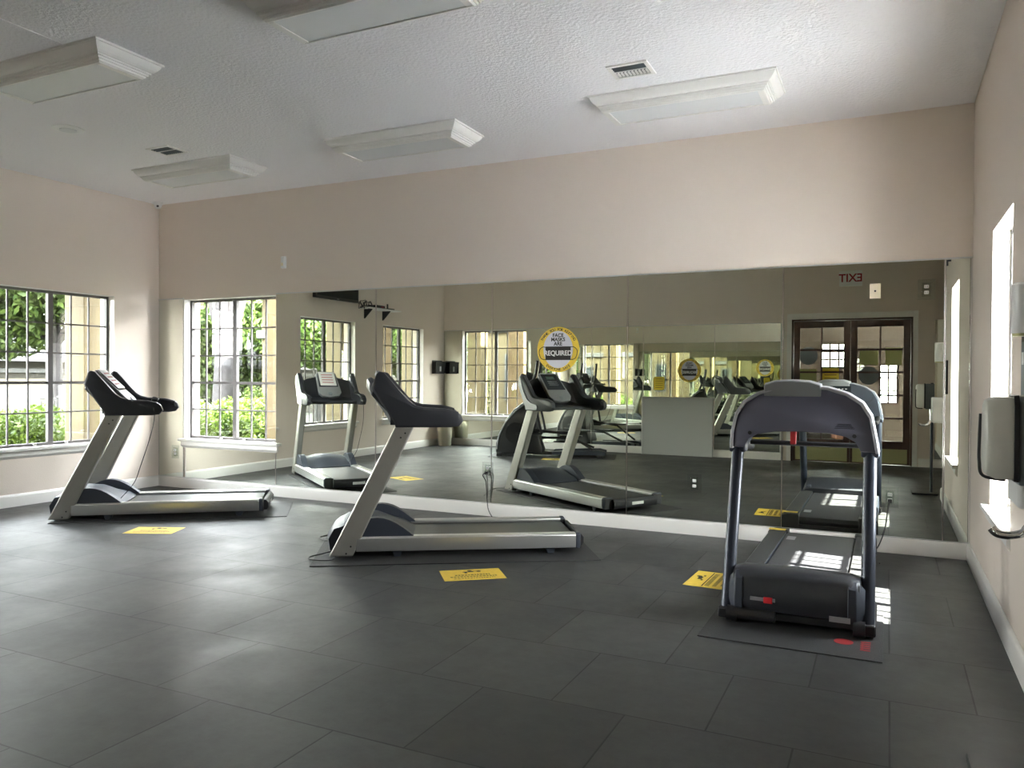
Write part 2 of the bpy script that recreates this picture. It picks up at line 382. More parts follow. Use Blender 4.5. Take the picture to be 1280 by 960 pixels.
mirror_panel(.004, MW[0], MB0, MT, yR, 1, 'narrow rear mirror panel in the corner by the bin', G2)
mirror_panel(MW[0], MW[1]-.04, MB0, ZS-.112, yR, 1, 'low mirror panel under the rear window', G2)
mirror_panel(MW[1]-.04, 3.35, MB0, MT, yR, 1, 'rear mirror panel behind the elliptical trainer', G2)
mirror_panel(3.35, 4.39, MB0, MT, yR, 1, 'rear mirror panel between elliptical trainer and low white panel', G2)
mirror_panel(4.39, 5.73, 1.085, MT, yR, 1, 'rear mirror panel above the low white panel', G2)
mirror_panel(5.73, 6.88, MB0, MT, yR, 1, 'rear mirror panel next to the wooden doors', G2)
mirror_panel(9.28, XA-.01, MB0, MT, yR, 1, 'slim mirror strip in the alcove right of the doors', G2)
# trims holding the mirrors
tr = MB(); tr.box(.0, MW[0], -.012, 0, MT, MT+.012); tr.box(MW[1], W, -.012, 0, MT, MT+.012); struct(tr.build('trim_2', 'rail', smooth=False))
tr = MB(); tr.box(.0, W, -.012, 0, MB0-.008, MB0-.0005); struct(tr.build('trim_3', 'rail', smooth=False))
tr = MB(); tr.box(0, 4.39, -RB, -RB+.012, MB0-.008, MB0-.0005); tr.box(5.73, 6.88, -RB, -RB+.012, MB0-.008, MB0-.0005); tr.box(0, 6.88, -RB, -RB+.012, MT, MT+.012); struct(tr.build('trim_4', 'rail', smooth=False))
struct(MB().box(6.88, 6.90, -RB, -RB+.03, .14, MT).build('trim_5', 'white', smooth=False))
tr = MB(); tr.box(W-.016, W-.001, -.03, -.010, MB0, MT); struct(tr.build('trim_6', 'chrome', smooth=False))
# low white panel on rear wall
t = thing('access_panel', 'low white painted panel box against the rear mirrors, seen in the reflection', 'panel', (5.06, -RB+.002, 0))
MB().box(-.655, .655, 0, .085, .0, 1.06).build('panel_body', 'pan', t, .004)
MB().box(-.67, .67, 0, .10, 1.06, 1.08).build('panel_cap', 'pan', t, .004)
MB().box(-.67, -.655, 0, .095, 0, 1.06).build('corner_bead', 'wht', t); 

# ------------------------------------------------------------------ ceiling items
def crown(w, d, w2, d2, h):
    prof = [(0, 0), (0, -.012), (.010, -.012), (.014, -.020), (.022, -.032), (.036, -.046), (.052, -.056), (.060, -.058), (.060, -.068), (.070, -.068), (.073, -.080), (.082, -.080), (.084, -.092), (.090, -.092)]
    k = (w-w2)/2/.098; hh = h/.1
    rings = [[(-w/2+u*k, -d/2+u*k, z*hh), (w/2-u*k, -d/2+u*k, z*hh), (w/2-u*k, d/2-u*k, z*hh), (-w/2+u*k, d/2-u*k, z*hh)] for u, z in prof]
    u = .098*k
    rings += [[(-w/2+u, -d/2+u, -h), (w/2-u, -d/2+u, -h), (w/2-u, d/2-u, -h), (-w/2+u, d/2-u, -h)],
              [(-w/2+u+.01, -d/2+u+.01, -h), (w/2-u-.01, -d/2+u+.01, -h), (w/2-u-.01, d/2-u-.01, -h), (-w/2+u+.01, d/2-u-.01, -h)],
              [(-w/2+u+.01, -d/2+u+.01, -h+.015), (w/2-u-.01, -d/2+u+.01, -h+.015), (w/2-u-.01, d/2-u-.01, -h+.015), (-w/2+u+.01, d/2-u-.01, -h+.015)]]
    return MB().loft(rings)
lt = thing('ceiling_light', 'x', 'ceiling light', (7.15, -1.16, H), 0, 'crown moulded fluorescent lights on the ceiling')
crown(1.42, .54, 1.22, .34, .12).build('light_housing', 'fix', lt, ang=12)
MB().box(-.60, .60, -.16, .16, -.112, -.104).build('diffuser', 'diff', lt)
for s in (-1, 1): MB().box(s*.585-.02, s*.585+.02, -.155, .155, -.12, -.113).build('diffuser_clip', 'fix', lt, .002)
set_label(lt, 'crown moulded ceiling light beside the white vent, above the dark treadmill')
for (x, y), l in zip([(4.52, -1.13), (1.93, -1.12), (3.20, -3.53), (5.86, -3.51)],
    ['crown moulded ceiling light over the centre treadmill, near the mirror wall', 'small looking ceiling light farthest off, next to the dark vent in the corner',
     'cream ceiling light at upper left with pale green diffuser, above the round ceiling speaker', 'ceiling light cut by the top edge of the photo']):
    c = copy_tree(lt); c.location = (x, y, H); set_label(c, l)
def vent(x, y, label, m2):
    t = thing('ceiling_vent', label, 'vent', (x, y, H), 0, 'ceiling vents')
    f = MB()
    for a, b, c, d in ((-.15, .15, -.13, -.10), (-.15, .15, .10, .13), (-.15, -.12, -.10, .10), (.12, .15, -.10, .10)): f.box(a, b, c, d, -.012, 0)
    f.box(-.12, .12, -.01, .006, -.010, 0)
    f.build('vent_frame', 'white', t, .003)
    MB().box(-.12, .12, -.10, .10, -.001, .0).build('vent_duct', 'black', t)
    g = MB(); g2 = MB()
    for k in range(9):
        x0 = -.11 + k*.026; g.add([(x0, .012, -.012), (x0+.014, .012, -.002), (x0+.014, .098, -.002), (x0, .098, -.012)], [(0,1,2,3), (3,2,1,0)])
    for k in range(3):
        y0 = -.092 + k*.028; g2.add([(-.118, y0, -.003), (.118, y0, -.003), (.118, y0+.012, -.012), (-.118, y0+.012, -.012)], [(0,1,2,3), (3,2,1,0)])
    g.build('louvres', m2, t, smooth=False)
    g2.build('dark_louvres', 'dgrey', t, smooth=False)
vent(6.91, -1.80, 'square white ceiling vent with pale louvres behind the right ceiling light', 'white')
vent(2.18, -1.75, 'small ceiling vent with dark louvres near the far left light', 'dgrey')
t = thing('ceiling_speaker', 'flat round white ceiling speaker between two lights on the left', 'speaker', (1.92, -2.60, H))
MB().lathe([(.13, 0), (.13, -.008), (.085, -.018), (.075, -.012), (.0001, -.012)], (0,0,0), 40).build('speaker_rim', 'wht', t)
MB().disc((0,0,-.019), .07, .008).build('speaker_grille', 'diff', t)
t = thing('dome_camera', 'small white security camera up in the far left ceiling corner', 'camera', (.12, -.12, H))
MB().lathe([(.06, 0), (.06, -.02), (.05, -.03), (.0001, -.03)]).build('camera_base', 'wht', t)
MB().lathe([(.045, -.03), (.045, -.05), (.03, -.075), (.0001, -.083)]).build('camera_body', 'wht', t)
MB().box(.018, .042, -.042, -.018, -.066, -.042).build('camera_lens', 'black', t, .006)

t = thing('motion_sensor', 'small white motion sensor box high on the mirror wall', 'sensor', (2.11, 0, 2.79))
MB().loft([[(-.03,-.001,-.07),(.03,-.001,-.07),(.03,-.001,.07),(-.03,-.001,.07)], [(-.03,-.03,-.07),(.03,-.03,-.07),(.03,-.03,.07),(-.03,-.03,.07)], [(-.022,-.045,-.05),(.022,-.045,-.05),(.022,-.04,.06),(-.022,-.04,.06)]]).build('sensor_case', 'wht', t, .004)
MB().box(-.016, .016, -.0475, -.044, -.045, -.01).build('sensor_lens', 'cream', t)

# ------------------------------------------------------------------ outlets
def outlet(x, y, z, rz, label, grp, plug=False, m='wht', acrylic=True, name='electrical_outlet'):
    t = thing(name, label, 'outlet', (x, y, z), rz, grp)
    if acrylic: MB().box(-.065, .065, -.0095, -.0068, -.085, .085).build('acrylic_backplate', 'clear', t, smooth=False)
    y0 = -.0068 if not acrylic else -.0095
    MB().box(-.034, .034, y0-.006, y0, -.057, .057).build('cover_plate', 'clear' if acrylic else m, t, .002)
    for s in (-1, 1):
        MB().box(-.017, .017, y0-.009, y0, s*.024-.014, s*.024+.014).build('socket', m, t, .004)
        q = MB()
        for a in (-.007, .007): q.box(a-.0015, a+.0015, y0-.0097, y0-.0088, s*.024-.005, s*.024+.006)
        q.build('socket_slots', 'black', t, smooth=False)
    if plug: MB().box(-.016, .016, y0-.045, y0-.009, -.040, -.010).build('plug', 'black', t, .005)
    return t
GO = 'outlets on the mirror wall'
outlet(4.845, 0, .475, 0, 'outlet with a black plug in the mirror wall behind the centre treadmill', GO, True)
outlet(6.99, 0, .475, 0, 'low mirror wall outlet with nothing plugged in', GO)
outlet(8.615, 0, .462, 0, 'low outlet on the mirror behind the dark treadmill feeding its cord', GO, True)
outlet(8.868, 0, 2.18, 0, 'white outlet high on the mirror near the right corner', GO)
outlet(.31, 0, .455, 0, 'pale outlet in the narrow corner mirror by the front window', GO)
t = thing('cable_plate', 'cream cable plate high on the mirror above the dark treadmill', 'wall plate', (8.488, 0, 2.183))
MB().box(-.042, .042, -.013, -.0068, -.062, .062).build('cover_plate', 'cream', t, .002)
MB().disc((0, -.018, 0), .008, .006, 12, 'y').build('cable_jack', 'black', t)
t = thing('mirror_clip', 'small black clip at the top of the mirror in the right corner', 'clip', (9.03, 0, 2.40))
MB().prism([(-.02, -.035), (-.008, -.035), (-.008, 0), (.012, 0), (.012, .012), (-.02, .012)], -.02, -.0069).build('clip_hook', 'black', t)

# ------------------------------------------------------------------ silver treadmills
def treadmill():
    t = thing('treadmill', 'x', 'treadmill', (0,0,0), 0, 'silver and black treadmills')
    for s in (-1, 1):
        v0, v1 = s*.325, s*.405
        # upright: channel with front face a little narrower
        u = MB(); prof = [(.03, .02), (.215, .02), (.69, 1.04), (.541, 1.04)]
        u.loft([[(p[0], v1, p[1]) for p in prof], [(p[0]-(.0 if i in (0,3) else .0), v0, p[1]) for i, p in enumerate(prof)]])
        up = u.build('upright', 'silver', t, .014, 3)
        if True:
            for (a, z) in ((.20, .10), (.165, .045)) + (((.62, .99), (.585, .955)) if s < 0 else ()): MB().disc((a, v1 + s*.0005, z), .007, s*.004, 12, 'y').build('bolt', 'black', up)
        # rail
        r = MB(); prof = [(s*.30, .145), (s*.30, .165), (s*.325, .172), (s*.39, .172), (s*.405, .158), (s*.405, .085), (s*.395, .055), (s*.34, .052), (s*.33, .145)]
        r.prism(prof, .24, 2.0, 'x'); r.build('side_rail', 'rail', t, .003)
        c = MB(); prof = [(s*.295, .05), (s*.295, .168), (s*.325, .175), (s*.39, .175), (s*.408, .16), (s*.408, .085), (s*.397, .05)]
        c.prism(prof, 2.0, 2.035, 'x'); c.build('rail_cap', 'gry', t, .004)
        for (a, n_) in ((.56, 1), (1.80, 2)):
            f = MB(); f.prism([(a-.05, .07), (a+.05, .07), (a+.025, .0), (a-.025, .0)], s*.30, s*.35)
            f.build('foot', 'gry', t, .006)
        # motor cover side wing
        w = MB(); prof = [(.205, .155)] + [(.205+.50*k/10, .16+.16*math.sin(PI*min(1, (k+2.2)/12.2))**1.0*(1 if k < 10 else .0)) for k in range(0, 11)] + [(.72, .155)]
        w.prism(prof, s*.30, s*.385); w.build('cover_wing', 'gry', t, .006)
    # deck and belt
    MB().box(.45, 1.99, -.30, .30, .06, .142).build('deck', 'black', t, .004)
    b = MB(); pr = [(.5, .147), (1.97, .147), (2.0, .14), (2.012, .115), (2.0, .085), (1.97, .08), (1.97, .095), (1.99, .115), (1.97, .143), (.5, .143)]
    b.prism(pr, -.262, .262); b.build('running_belt', 'belt', t)
    e = MB(); prof = [(2.035, .05), (2.035, .155), (2.06, .15), (2.085, .12), (2.085, .075), (2.07, .05)]
    e.prism(prof, -.30, .30); ec = e.build('rear_cover', 'black', t, .004)
    MB().box(2.0, 2.04, -.395, -.29, .05, .165).build('rear_corner', 'black', t, .004); MB().box(2.0, 2.04, .29, .395, .05, .165).build('rear_corner', 'black', t, .004)
    MB().box(2.085, 2.087, -.10, .06, .083, .115).build('rating_label', 'wht', ec)
    # motor cover dome
    rings = []
    for k in range(13):
        v = -.30 + .60*k/12; q = 1-(v/.30)**2
        top = .265 + .045*q
        rings.append([(.03-.03*q, v, .05), (.015-.03*q, v, .14), (.06-.03*q, v, .22), (.14, v, top-.02), (.26, v, top), (.38, v, top-.01), (.50, v, top-.055), (.60+.02*q, v, .19), (.66+.04*q, v, .155), (.66, v, .10), (.5, v, .05)])
    MB().loft(rings).build('motor_cover', 'gry', t, ang=60)
    MB().box(.04, .45, -.30, .30, .03, .08).build('base_pan', 'black', t, .005)
    for s in (-1, 1): MB().disc((.09, s*.27, .035), .034, .04, 20, 'y').build('transport_wheel', 'black', t)
    # console: side shells
    P = [(.546, 1.035), (.98, 1.035), (1.045, 1.045), (1.078, 1.085), (1.06, 1.135), (1.02, 1.165), (.93, 1.185), (.76, 1.193), (.69, 1.213), (.64, 1.25), (.575, 1.325), (.50, 1.415), (.452, 1.468), (.418, 1.478), (.395, 1.46), (.355, 1.352), (.365, 1.325), (.53, 1.08)]
    P2 = [(.56, 1.05), (.98, 1.05), (1.03, 1.075), (1.045, 1.10), (1.03, 1.13), (1.0, 1.15), (.92, 1.17), (.75, 1.178), (.68, 1.195), (.62, 1.235), (.56, 1.30), (.49, 1.385), (.45, 1.43), (.42, 1.44), (.40, 1.42), (.375, 1.345), (.385, 1.325), (.54, 1.085)]
    for s in (-1, 1):
        mb = MB()
        mb.loft([[(u, s*.418, z) for u, z in P2], [(u, s*.405, z) for u, z in P], [(u, s*.36, z) for u, z in P], [(u, s*.335, z) for u, z in P2]])
        sh = mb.build('console_side', 'char', t, .004, ang=30)
    # light grey plate on the far outer side only
    mb = MB(); q = [(.55, 1.045), (.78, 1.045), (.80, 1.075), (.78, 1.11), (.66, 1.13), (.58, 1.17), (.50, 1.27), (.455, 1.37), (.43, 1.44), (.405, 1.44), (.375, 1.35), (.54, 1.08)]
    mb.prism(q, .418, .426); mb.build('side_plate', 'lsil', t, .003)
    # curved dish between the sides
    rings = []
    for k in range(17):
        v = -.345 + .69*k/16; c = 1-(v/.345)**2
        zt = 1.36 + .07*c; ub = .10*c
        rings.append([(.60-ub*.6, v, 1.055), (.585-ub, v, 1.10), (.50-ub, v, 1.22), (.42-ub*.8, v, zt-.02), (.405-ub*.8, v, zt), (.375-ub*.8, v, zt-.012), (.35-ub*.6, v, zt-.07), (.48-ub*.5, v, 1.15), (.53-ub*.4, v, 1.05)])
    MB().loft(rings).build('console_body', 'char', t, ang=50)
    # lower tray
    MB().loft([[(.50, v, 1.05), (.84, v, 1.045), (.86, v, 1.06), (.84, v, 1.085), (.62, v, 1.10), (.50, v, 1.14)] for v in (-.34, -.15, 0, .15, .34)]).build('console_tray', 'char', t, .005)
    # display tablet, tilted
    tl = MB()
    c0 = Vector((.385, 0, 1.49)); c1 = Vector((.74, 0, 1.145)); ax = (c1-c0); L = ax.length; ax.normalize(); nn = Vector((-ax.z, 0, ax.x)) * 1.0
    if nn.z < 0: nn = -nn
    def pt(s_, v, h_): p = c0 + ax*s_ + nn*h_; return (p.x, v, p.z)
    ring = lambda h_, i: [pt(i, -.115+i, h_), pt(.03+i, -.145+i, h_), pt(L-.09, -.165+i, h_), pt(L-.02-i, -.12+i, h_), pt(L-i, 0, h_), pt(L-.02-i, .12-i, h_), pt(L-.09, .165-i, h_), pt(.03+i, .145-i, h_), pt(i, .115-i, h_)]
    MB().loft([ring(-.05, .012), ring(-.012, 0), ring(.0, .004)]).build('display_bezel', 'bez', t, .004)
    sc_ = MB().add([pt(.03, -.12, .002), pt(.30, -.135, .002), pt(.30, .135, .002), pt(.03, .12, .002)], [(0,1,2,3)]).build('display_screen', 'screen', t, smooth=False)
    MB().add([pt(.07, -.06, .003), pt(.12, -.06, .003), pt(.12, .06, .003), pt(.07, .06, .003)], [(0,1,2,3)]).build('readout', 'lcd', sc_, smooth=False)
    g = MB()
    for k in range(3): g.add([pt(.15+.03*k, -.07, .003), pt(.16+.03*k, -.07, .003), pt(.16+.03*k, .07, .003), pt(.15+.03*k, .07, .003)], [(0,1,2,3)])
    g.build('key_rows', 'dgrey', sc_, smooth=False)
    st = MB(); st.disc((0,0,0), .03, .008, 20); sb = st.build('stop_button', 'dgrey', t, .003); p = pt(L-.06, 0, .0); sb.location = p; sb.rotation_euler = (0, math.atan2(nn.x, nn.z), 0)
    # sensor grips
    for s in (-1, 1): MB().tube([(.80, s*.375, 1.150), (1.035, s*.375, 1.118)], [.03, .042], 12).build('grip', 'rubber', t)
    return t
tmA = treadmill(); th2 = R(32.3); tmA.location = (4.413, -2.017, .0075); tmA.rotation_euler = (0,0,th2)
tmB = copy_tree(tmA); tmB.location = (.966, -2.038, .0075); tmB.rotation_euler = (0,0,R(37.5))
set_label(tmA, 'silver and black treadmill in the centre seen side on, cord looped at its foot')
set_label(tmB, 'silver and black treadmill at the left window with a paper on its display')
# paper on the left treadmill's display, its hanging cord
pp = MB(); c0 = Vector((.40, 0, 1.485)); c1 = Vector((.74, 0, 1.145)); ax = (c1-c0).normalized(); nn = Vector((.70, 0, .714))
def p3(s_, v, h_): p = c0 + ax*s_ + nn*h_; return (p.x, v, p.z)
pp.add([p3(0, -.115, .006), p3(.27, -.115, .006), p3(.27, .115, .012), p3(0, .115, .012), p3(0, -.115, .007), p3(.27, -.115, .007), p3(.27, .115, .013), p3(0, .115, .013)], [(0,3,2,1), (4,5,6,7), (0,1,5,4), (1,2,6,5), (2,3,7,6), (3,0,4,7)])
pn = tag(pp.build('paper_notice', 'wht', smooth=False), 'white printed notice taped over the display of the left treadmill', 'paper'); pn.location = tmB.location; pn.rotation_euler = tmB.rotation_euler
g = MB()
for k in range(4): g.add([p3(.05+.05*k, -.08, .0095), p3(.07+.05*k, -.08, .0095), p3(.07+.05*k, .08, .0135), p3(.05+.05*k, .08, .0135)], [(0,1,2,3)])
M['redp'] = mat('faded_red_print', (.5, .25, .25), .7); g.build('printed_lines', 'redp', pn, smooth=False)
MB().tube(spline([(1.0, -.385, 1.06), (.99, -.39, .95), (.95, -.395, .78), (.87, -.37, .54), (.80, -.34, .36), (.66, -.27, .20)]), .004, 6).build('headphone_cord', 'black', tmB)
MB().tube(spline([(.96, -.36, 1.18), (.97, -.30, 1.215), (1.0, -.26, 1.20), (1.02, -.33, 1.19), (1.0, -.41, 1.12), (1.0, -.42, 1.07)]), .005, 6).build('grip_strap', 'black', tmB)
MB().tube(spline([(.12, -.10, .03), (-.02, -.22, .012), (-.12, -.33, .010), (-.10, -.43, .010), (.06, -.46, .012), (.09, -.30, .04)]), .005, 6).build('power_cord', 'black', tmA)
MB().tube(spline([(.12, .10, .03), (-.06, .28, .012), (-.14, .42, .010), (0, .60, .008), (.3, .85, .008)]), .005, 6).build('power_cord', 'black', tmA)
# cord from outlet to floor behind centre treadmill
MB_ = MB(); MB_.tube(spline([(4.845, -.05, .455), (4.83, -.085, .43), (4.86, -.075, .36), (4.86, -.05, .20), (4.88, -.06, .08), (4.96, -.12, .008)]), .0055, 6)
MB_.tube(spline([(4.845, -.05, .45), (4.875, -.08, .42), (4.875, -.06, .30), (4.865, -.055, .18)]), .004, 6)
tag(MB_.build('power_cord', 'black'), 'black cord hanging from the outlet behind the centre treadmill', 'cord')
tag(MB().tube(spline([(8.615, -.05, .44), (8.60, -.06, .36), (8.58, -.05, .2), (8.54, -.09, .08), (8.50, -.22, .015), (8.545, -.5, .008)]), .005, 6).build('power_cord', 'black'), 'black power cord running from the low outlet to the dark treadmill', 'cord')

# mats under the silver treadmills
def eq_mat(loc, rz, u0, u1, v0, v1, label):
    o = MB().box(u0, u1, v0, v1, .0005, .007).build('equipment_mat', 'matr', None, .002); o.location = loc; o.rotation_euler = (0,0,rz)
    return tag(o, label, 'mat', 'rubber mats under the treadmills')
m1 = eq_mat((4.413, -2.017, 0), th2, -.09, 2.16, -.60, .45, 'thin black rubber mat under the centre treadmill')
m2 = eq_mat((.966, -2.038, 0), R(37.5), .05, 2.28, -.45, .45, 'thin black rubber mat under the left window treadmill')
m3 = eq_mat((8.11, -2.05, 0), 0, -.47, .47, -.80, .10, 'short black speckled mat with red print under the dark treadmill')
g = MB(); g.disc((.275, -.55, .0072), .05, .0006, 24)
for k in range(5): g.box(.36, .41, -.66+.035*k, -.64+.035*k, .0072, .0078)
g.box(.365, .375, -.66, -.50, .0072, .0078)
M['redm'] = mat('red_mat_print', (.30, .012, .015), .6); g.build('red_print', 'redm', m3, smooth=False)

# ------------------------------------------------------------------ dark treadmill (front end towards the camera)
t3 = thing('treadmill', 'dark slate treadmill near the mirror, seen from its motor end', 'treadmill', (8.115, -2.50, .0075))
def L3(f): return f
# local: x = across, y = towards mirror
h = MB()
prof = [(0.0, .085), (-.015, .14), (-.005, .27), (.02, .305), (.07, .325), (.20, .315), (.40, .245), (.47, .225), (.47, .09)]
rings = []
for x, k in ((-.355, .80), (-.345, .93), (-.30, .985), (-.22, 1), (0, 1.01), (.22, 1), (.30, .985), (.345, .93), (.355, .80)):
    rings.append([(x, y + (1-k)*.35*(1 if i < 5 else 0), .07+(z-.07)*k) for i, (y, z) in enumerate(prof)])
h.loft(rings); hd = h.build('motor_hood', 'char', t3, ang=50)
for s in (-1, 1):
    c = MB(); c.loft([[(s*x, y, z) for y, z in ((.0+q, .07), (-.012+q, .16), (.0+q, .26-q), (.04+q, .30-q), (.44, .24-q), (.44, .07))] for x, q in ((.285, -.006), (.33, .0), (.372, .05))])
    c.build('hood_corner', 'gry', hd, .004)
MB().box(-.24, -.10, -.022, -.010, .145, .165).build('switch_plate', 'lsil', t3); MB().box(-.165, -.115, -.026, -.012, .135, .170).build('power_switch', 'red', t3, .003)
MB().box(.19, .30, -.014, -.004, .075, .105).build('warning_label', 'lsil', t3)
# foot tubes and wheels
MB().box(-.36, .36, .02, .08, .03, .075).build('front_crossbar', 'black', t3, .008)
for s in (-1, 1): MB().disc((s*.345-.03, .01, .045), .045, .06, 24, 'x').build('transport_wheel', 'black', t3)
hz = MB().tube([(-.36, .0, .055), (-.10, -.0, .055)], .035, 12); hz.build('roller_cover', 'black', t3)
for s in (-1, 1):
    x = s*.385
    MB().tube([(x, .05, .05), (x, .10, .17), (x, .40, 1.0), (x, .43, 1.10)], .038, 20).build('upright', 'navy', t3, ang=50)
    MB().box(x-.045, x+.045, .0, .55, .012, .075).build('base_tube', 'black', t3, .01)
    MB().prism([(s*.262, .10), (s*.262, .185), (s*.33, .19), (s*.40, .175), (s*.405, .10)], .42, 2.02).build('foot_rail', 'navy', t3, .004)
    MB().prism([(s*.265, .188), (s*.265, .193), (s*.33, .195), (s*.39, .182), (s*.39, .178)], .45, 2.0).build('tread_strip', 'rubber', t3)
    MB().prism([(s*.25, .06), (s*.25, .195), (s*.35, .195), (s*.41, .175), (s*.41, .06)], 2.02, 2.13).build('rear_cap', 'black', t3, .008)
    MB().box(s*.34-.03, s*.34+.03, 1.95, 2.05, 0, .06).build('rear_foot', 'black', t3, .006)
MB().box(-.40, -.27, 1.99, 2.06, .196, .198).build('caution_label', 'yel', t3)
MB().box(-.27, .27, .42, 2.02, .08, .165).build('deck', 'black', t3)
MB().prism([(.40, .177), (2.03, .177), (2.075, .165), (2.09, .13), (2.075, .095), (2.06, .095), (2.07, .13), (2.06, .16), (2.02, .172), (.40, .172)], -.252, .252, 'x').build('running_belt', 'beltg', t3)
MB().add([(-.235, 1.72, .1785), (-.17, 1.72, .1785), (-.17, 1.86, .1785), (-.235, 1.86, .1785)], [(0,1,2,3)]).build('belt_badge', 'lsil', t3, smooth=False)
MB().box(-.27, .27, 2.06, 2.12, .05, .10).build('rear_beam', 'black', t3, .004)
# console: arched shell, outline in (x,z), swept in y with user side facing the mirror
out = [(-.42, 1.00), (-.418, 1.10), (-.395, 1.22), (-.345, 1.30), (-.26, 1.355), (-.15, 1.39), (0, 1.40), (.15, 1.39), (.26, 1.355), (.345, 1.30), (.395, 1.22), (.418, 1.10), (.435, 1.00)]
inn = [(.36, 1.00), (.33, 1.055), (.27, 1.09), (.16, 1.11), (0, 1.115), (-.16, 1.11), (-.27, 1.09), (-.33, 1.055), (-.36, 1.00)]
ring = lambda sc, y0, dz=0, tilt=0: [(x*sc, y0 + tilt*(z-1.0), 1.0+(z-1.0)*sc+dz) for x, z in out+inn]
MB().loft([ring(.93, .305, .012, .11), ring(.96, .315, .008, .11), ring(.97, .36, .005, .1)]).build('console_back', 'lilac', t3, ang=40)
# light rim round the arch
rm = MB(); rr = []
for i, (x, z) in enumerate(out):
    xi, zi = x*.955, 1.0+(z-1.0)*.95
    rr.append([(x, .30+.1*(z-1), z), (xi, .296+.1*(z-1), zi), (xi, .44+.1*(z-1), zi), (x*1.01, .44+.1*(z-1), z+.004)])
rm.loft(rr); rm.build('console_rim', 'lsil', t3, .004)
MB().loft([ring(.985, .36, 0, .1), ring(.99, .50, 0, .02), ring(.95, .53, .01, .02)]).build('console_face', 'gry', t3, ang=40)
# raised display hood
hs = lambda y0, w, z0, z1: [(x-.055, y0, z) for x, z in ((-w, z0), (-w, z1-.025), (-w*.6, z1-.004), (0, z1), (w*.6, z1-.004), (w, z1-.025), (w, z0))]
MB().loft([hs(.335, .165, 1.33, 1.425), hs(.40, .17, 1.33, 1.435), hs(.53, .16, 1.18, 1.42), hs(.56, .15, 1.18, 1.38)]).build('display_hood', 'bez', t3, .006, ang=40)
MB().box(-.12, .12, .555, .563, 1.27, 1.36).build('display_screen', 'screen', t3, .002)
g = MB(); 
for k in range(5): g.box(-.08+.035*k, -.06+.035*k, .563, .5645, 1.325, 1.332)
g.box(-.02, .04, .563, .5645, 1.295, 1.302); g.build('lit_readout', 'wht', t3, smooth=False)
for s in (-1, 1):
    MB().loft([[(s*.26+.065*math.cos(a)*sc, y, 1.24+.045*math.sin(a)*sc - s*0) for a in [2*PI*k/20 for k in range(20)]] for y, sc in ((.50, 1.25), (.535, 1.25), (.535, 1.0), (.51, .9))]).build('cup_holder', 'char', t3)
    MB().tube(spline([(s*.385, .42, 1.05), (s*.385, .55, 1.02), (s*.375, .72, .99), (s*.36, .78, .98)]), .024, 12).build('handrail', 'black', t3)
    MB().box(s*.385-.05, s*.385+.05, .36, .48, .97, 1.06).build('rail_bracket', 'navy', t3, .012)
    MB().disc((s*.30, .298+.12*.1, 1.10), .012, .01, 16, 'y').build('shell_screw', 'black', t3)
MB().tube([(-.34, .62, 1.02), (.34, .62, 1.02)], .016, 12).build('pulse_bar', 'black', t3)
MB().box(-.07, -.035, .40, .44, 1.03, 1.115).build('safety_key', 'red', t3, .006)
g = MB()
for k in range(4): g.box(.19+.006*k, .30-.006*k, .303, .306, 1.155+.008*k-.012, 1.159+.008*k-.012)
g.build('speaker_slots', 'navy', t3, smooth=False)

# ------------------------------------------------------------------ floor signs
def floor_sign(cx, cy, rz, label, variant=0):
    t = thing('floor_sign', label, 'floor sign', (cx, cy, .0005), rz, 'yellow floor stickers by the machines')
    MB().box(-.225, .225, -.15, .15, 0, .0015).build('sign_sheet', 'yel', t, smooth=False)
    g = MB()
    if variant == 0:      # pictogram on top edge, two wavy lines of small type
        g.disc((-.005, .105, .0016), .018, .0004, 16); g.box(-.06, .02, .07, .085, .0016, .002); g.box(.0, .05, .085, .098, .0016, .002); g.box(-.05, -.03, .04, .075, .0016, .002)
        g.disc((.06, .085, .0016), .018, .0004, 16)
    else:
        g.box(-.20, .20, .02, .028, .0016, .002); g.disc((.06, .10, .0016), .02, .0004, 16); g.box(-.02, .05, .07, .10, .0016, .002); g.box(-.05, -.02, .055, .07, .0016, .002); g.box(.07, .10, .06, .075, .0016, .002)
    g.build('pictogram', 'ink', t, smooth=False)
    g = MB()
    for y, x0, x1, hh in (((-.01, -.13, .13, .030), (-.055, -.17, .17, .026), (-.10, -.15, .15, .016)) if variant == 0 else ((-.005, -.18, .18, .032), (-.055, -.17, .17, .028), (-.10, -.14, .14, .016), (-.125, -.10, .10, .010))):
        x = x0
        while x < x1:
            w = random.uniform(.01, .022); g.box(x, min(x+w, x1), y-hh/2, y+hh/2, .0016, .0019); x += w+.006
    g.build('small_print', 'inky', t, smooth=False)
    return t
floor_sign(2.455, -2.12, R(24), 'yellow floor sticker beside the left window treadmill')
floor_sign(5.865, -2.215, R(38.5), 'yellow floor sticker in front of the centre treadmill')
floor_sign(7.465, -1.575, R(88), 'yellow floor sticker left of the dark treadmill', 1)
floor_sign(3.32, -5.52, R(-16), 'yellow floor sticker beside the elliptical trainer, seen in the mirror')

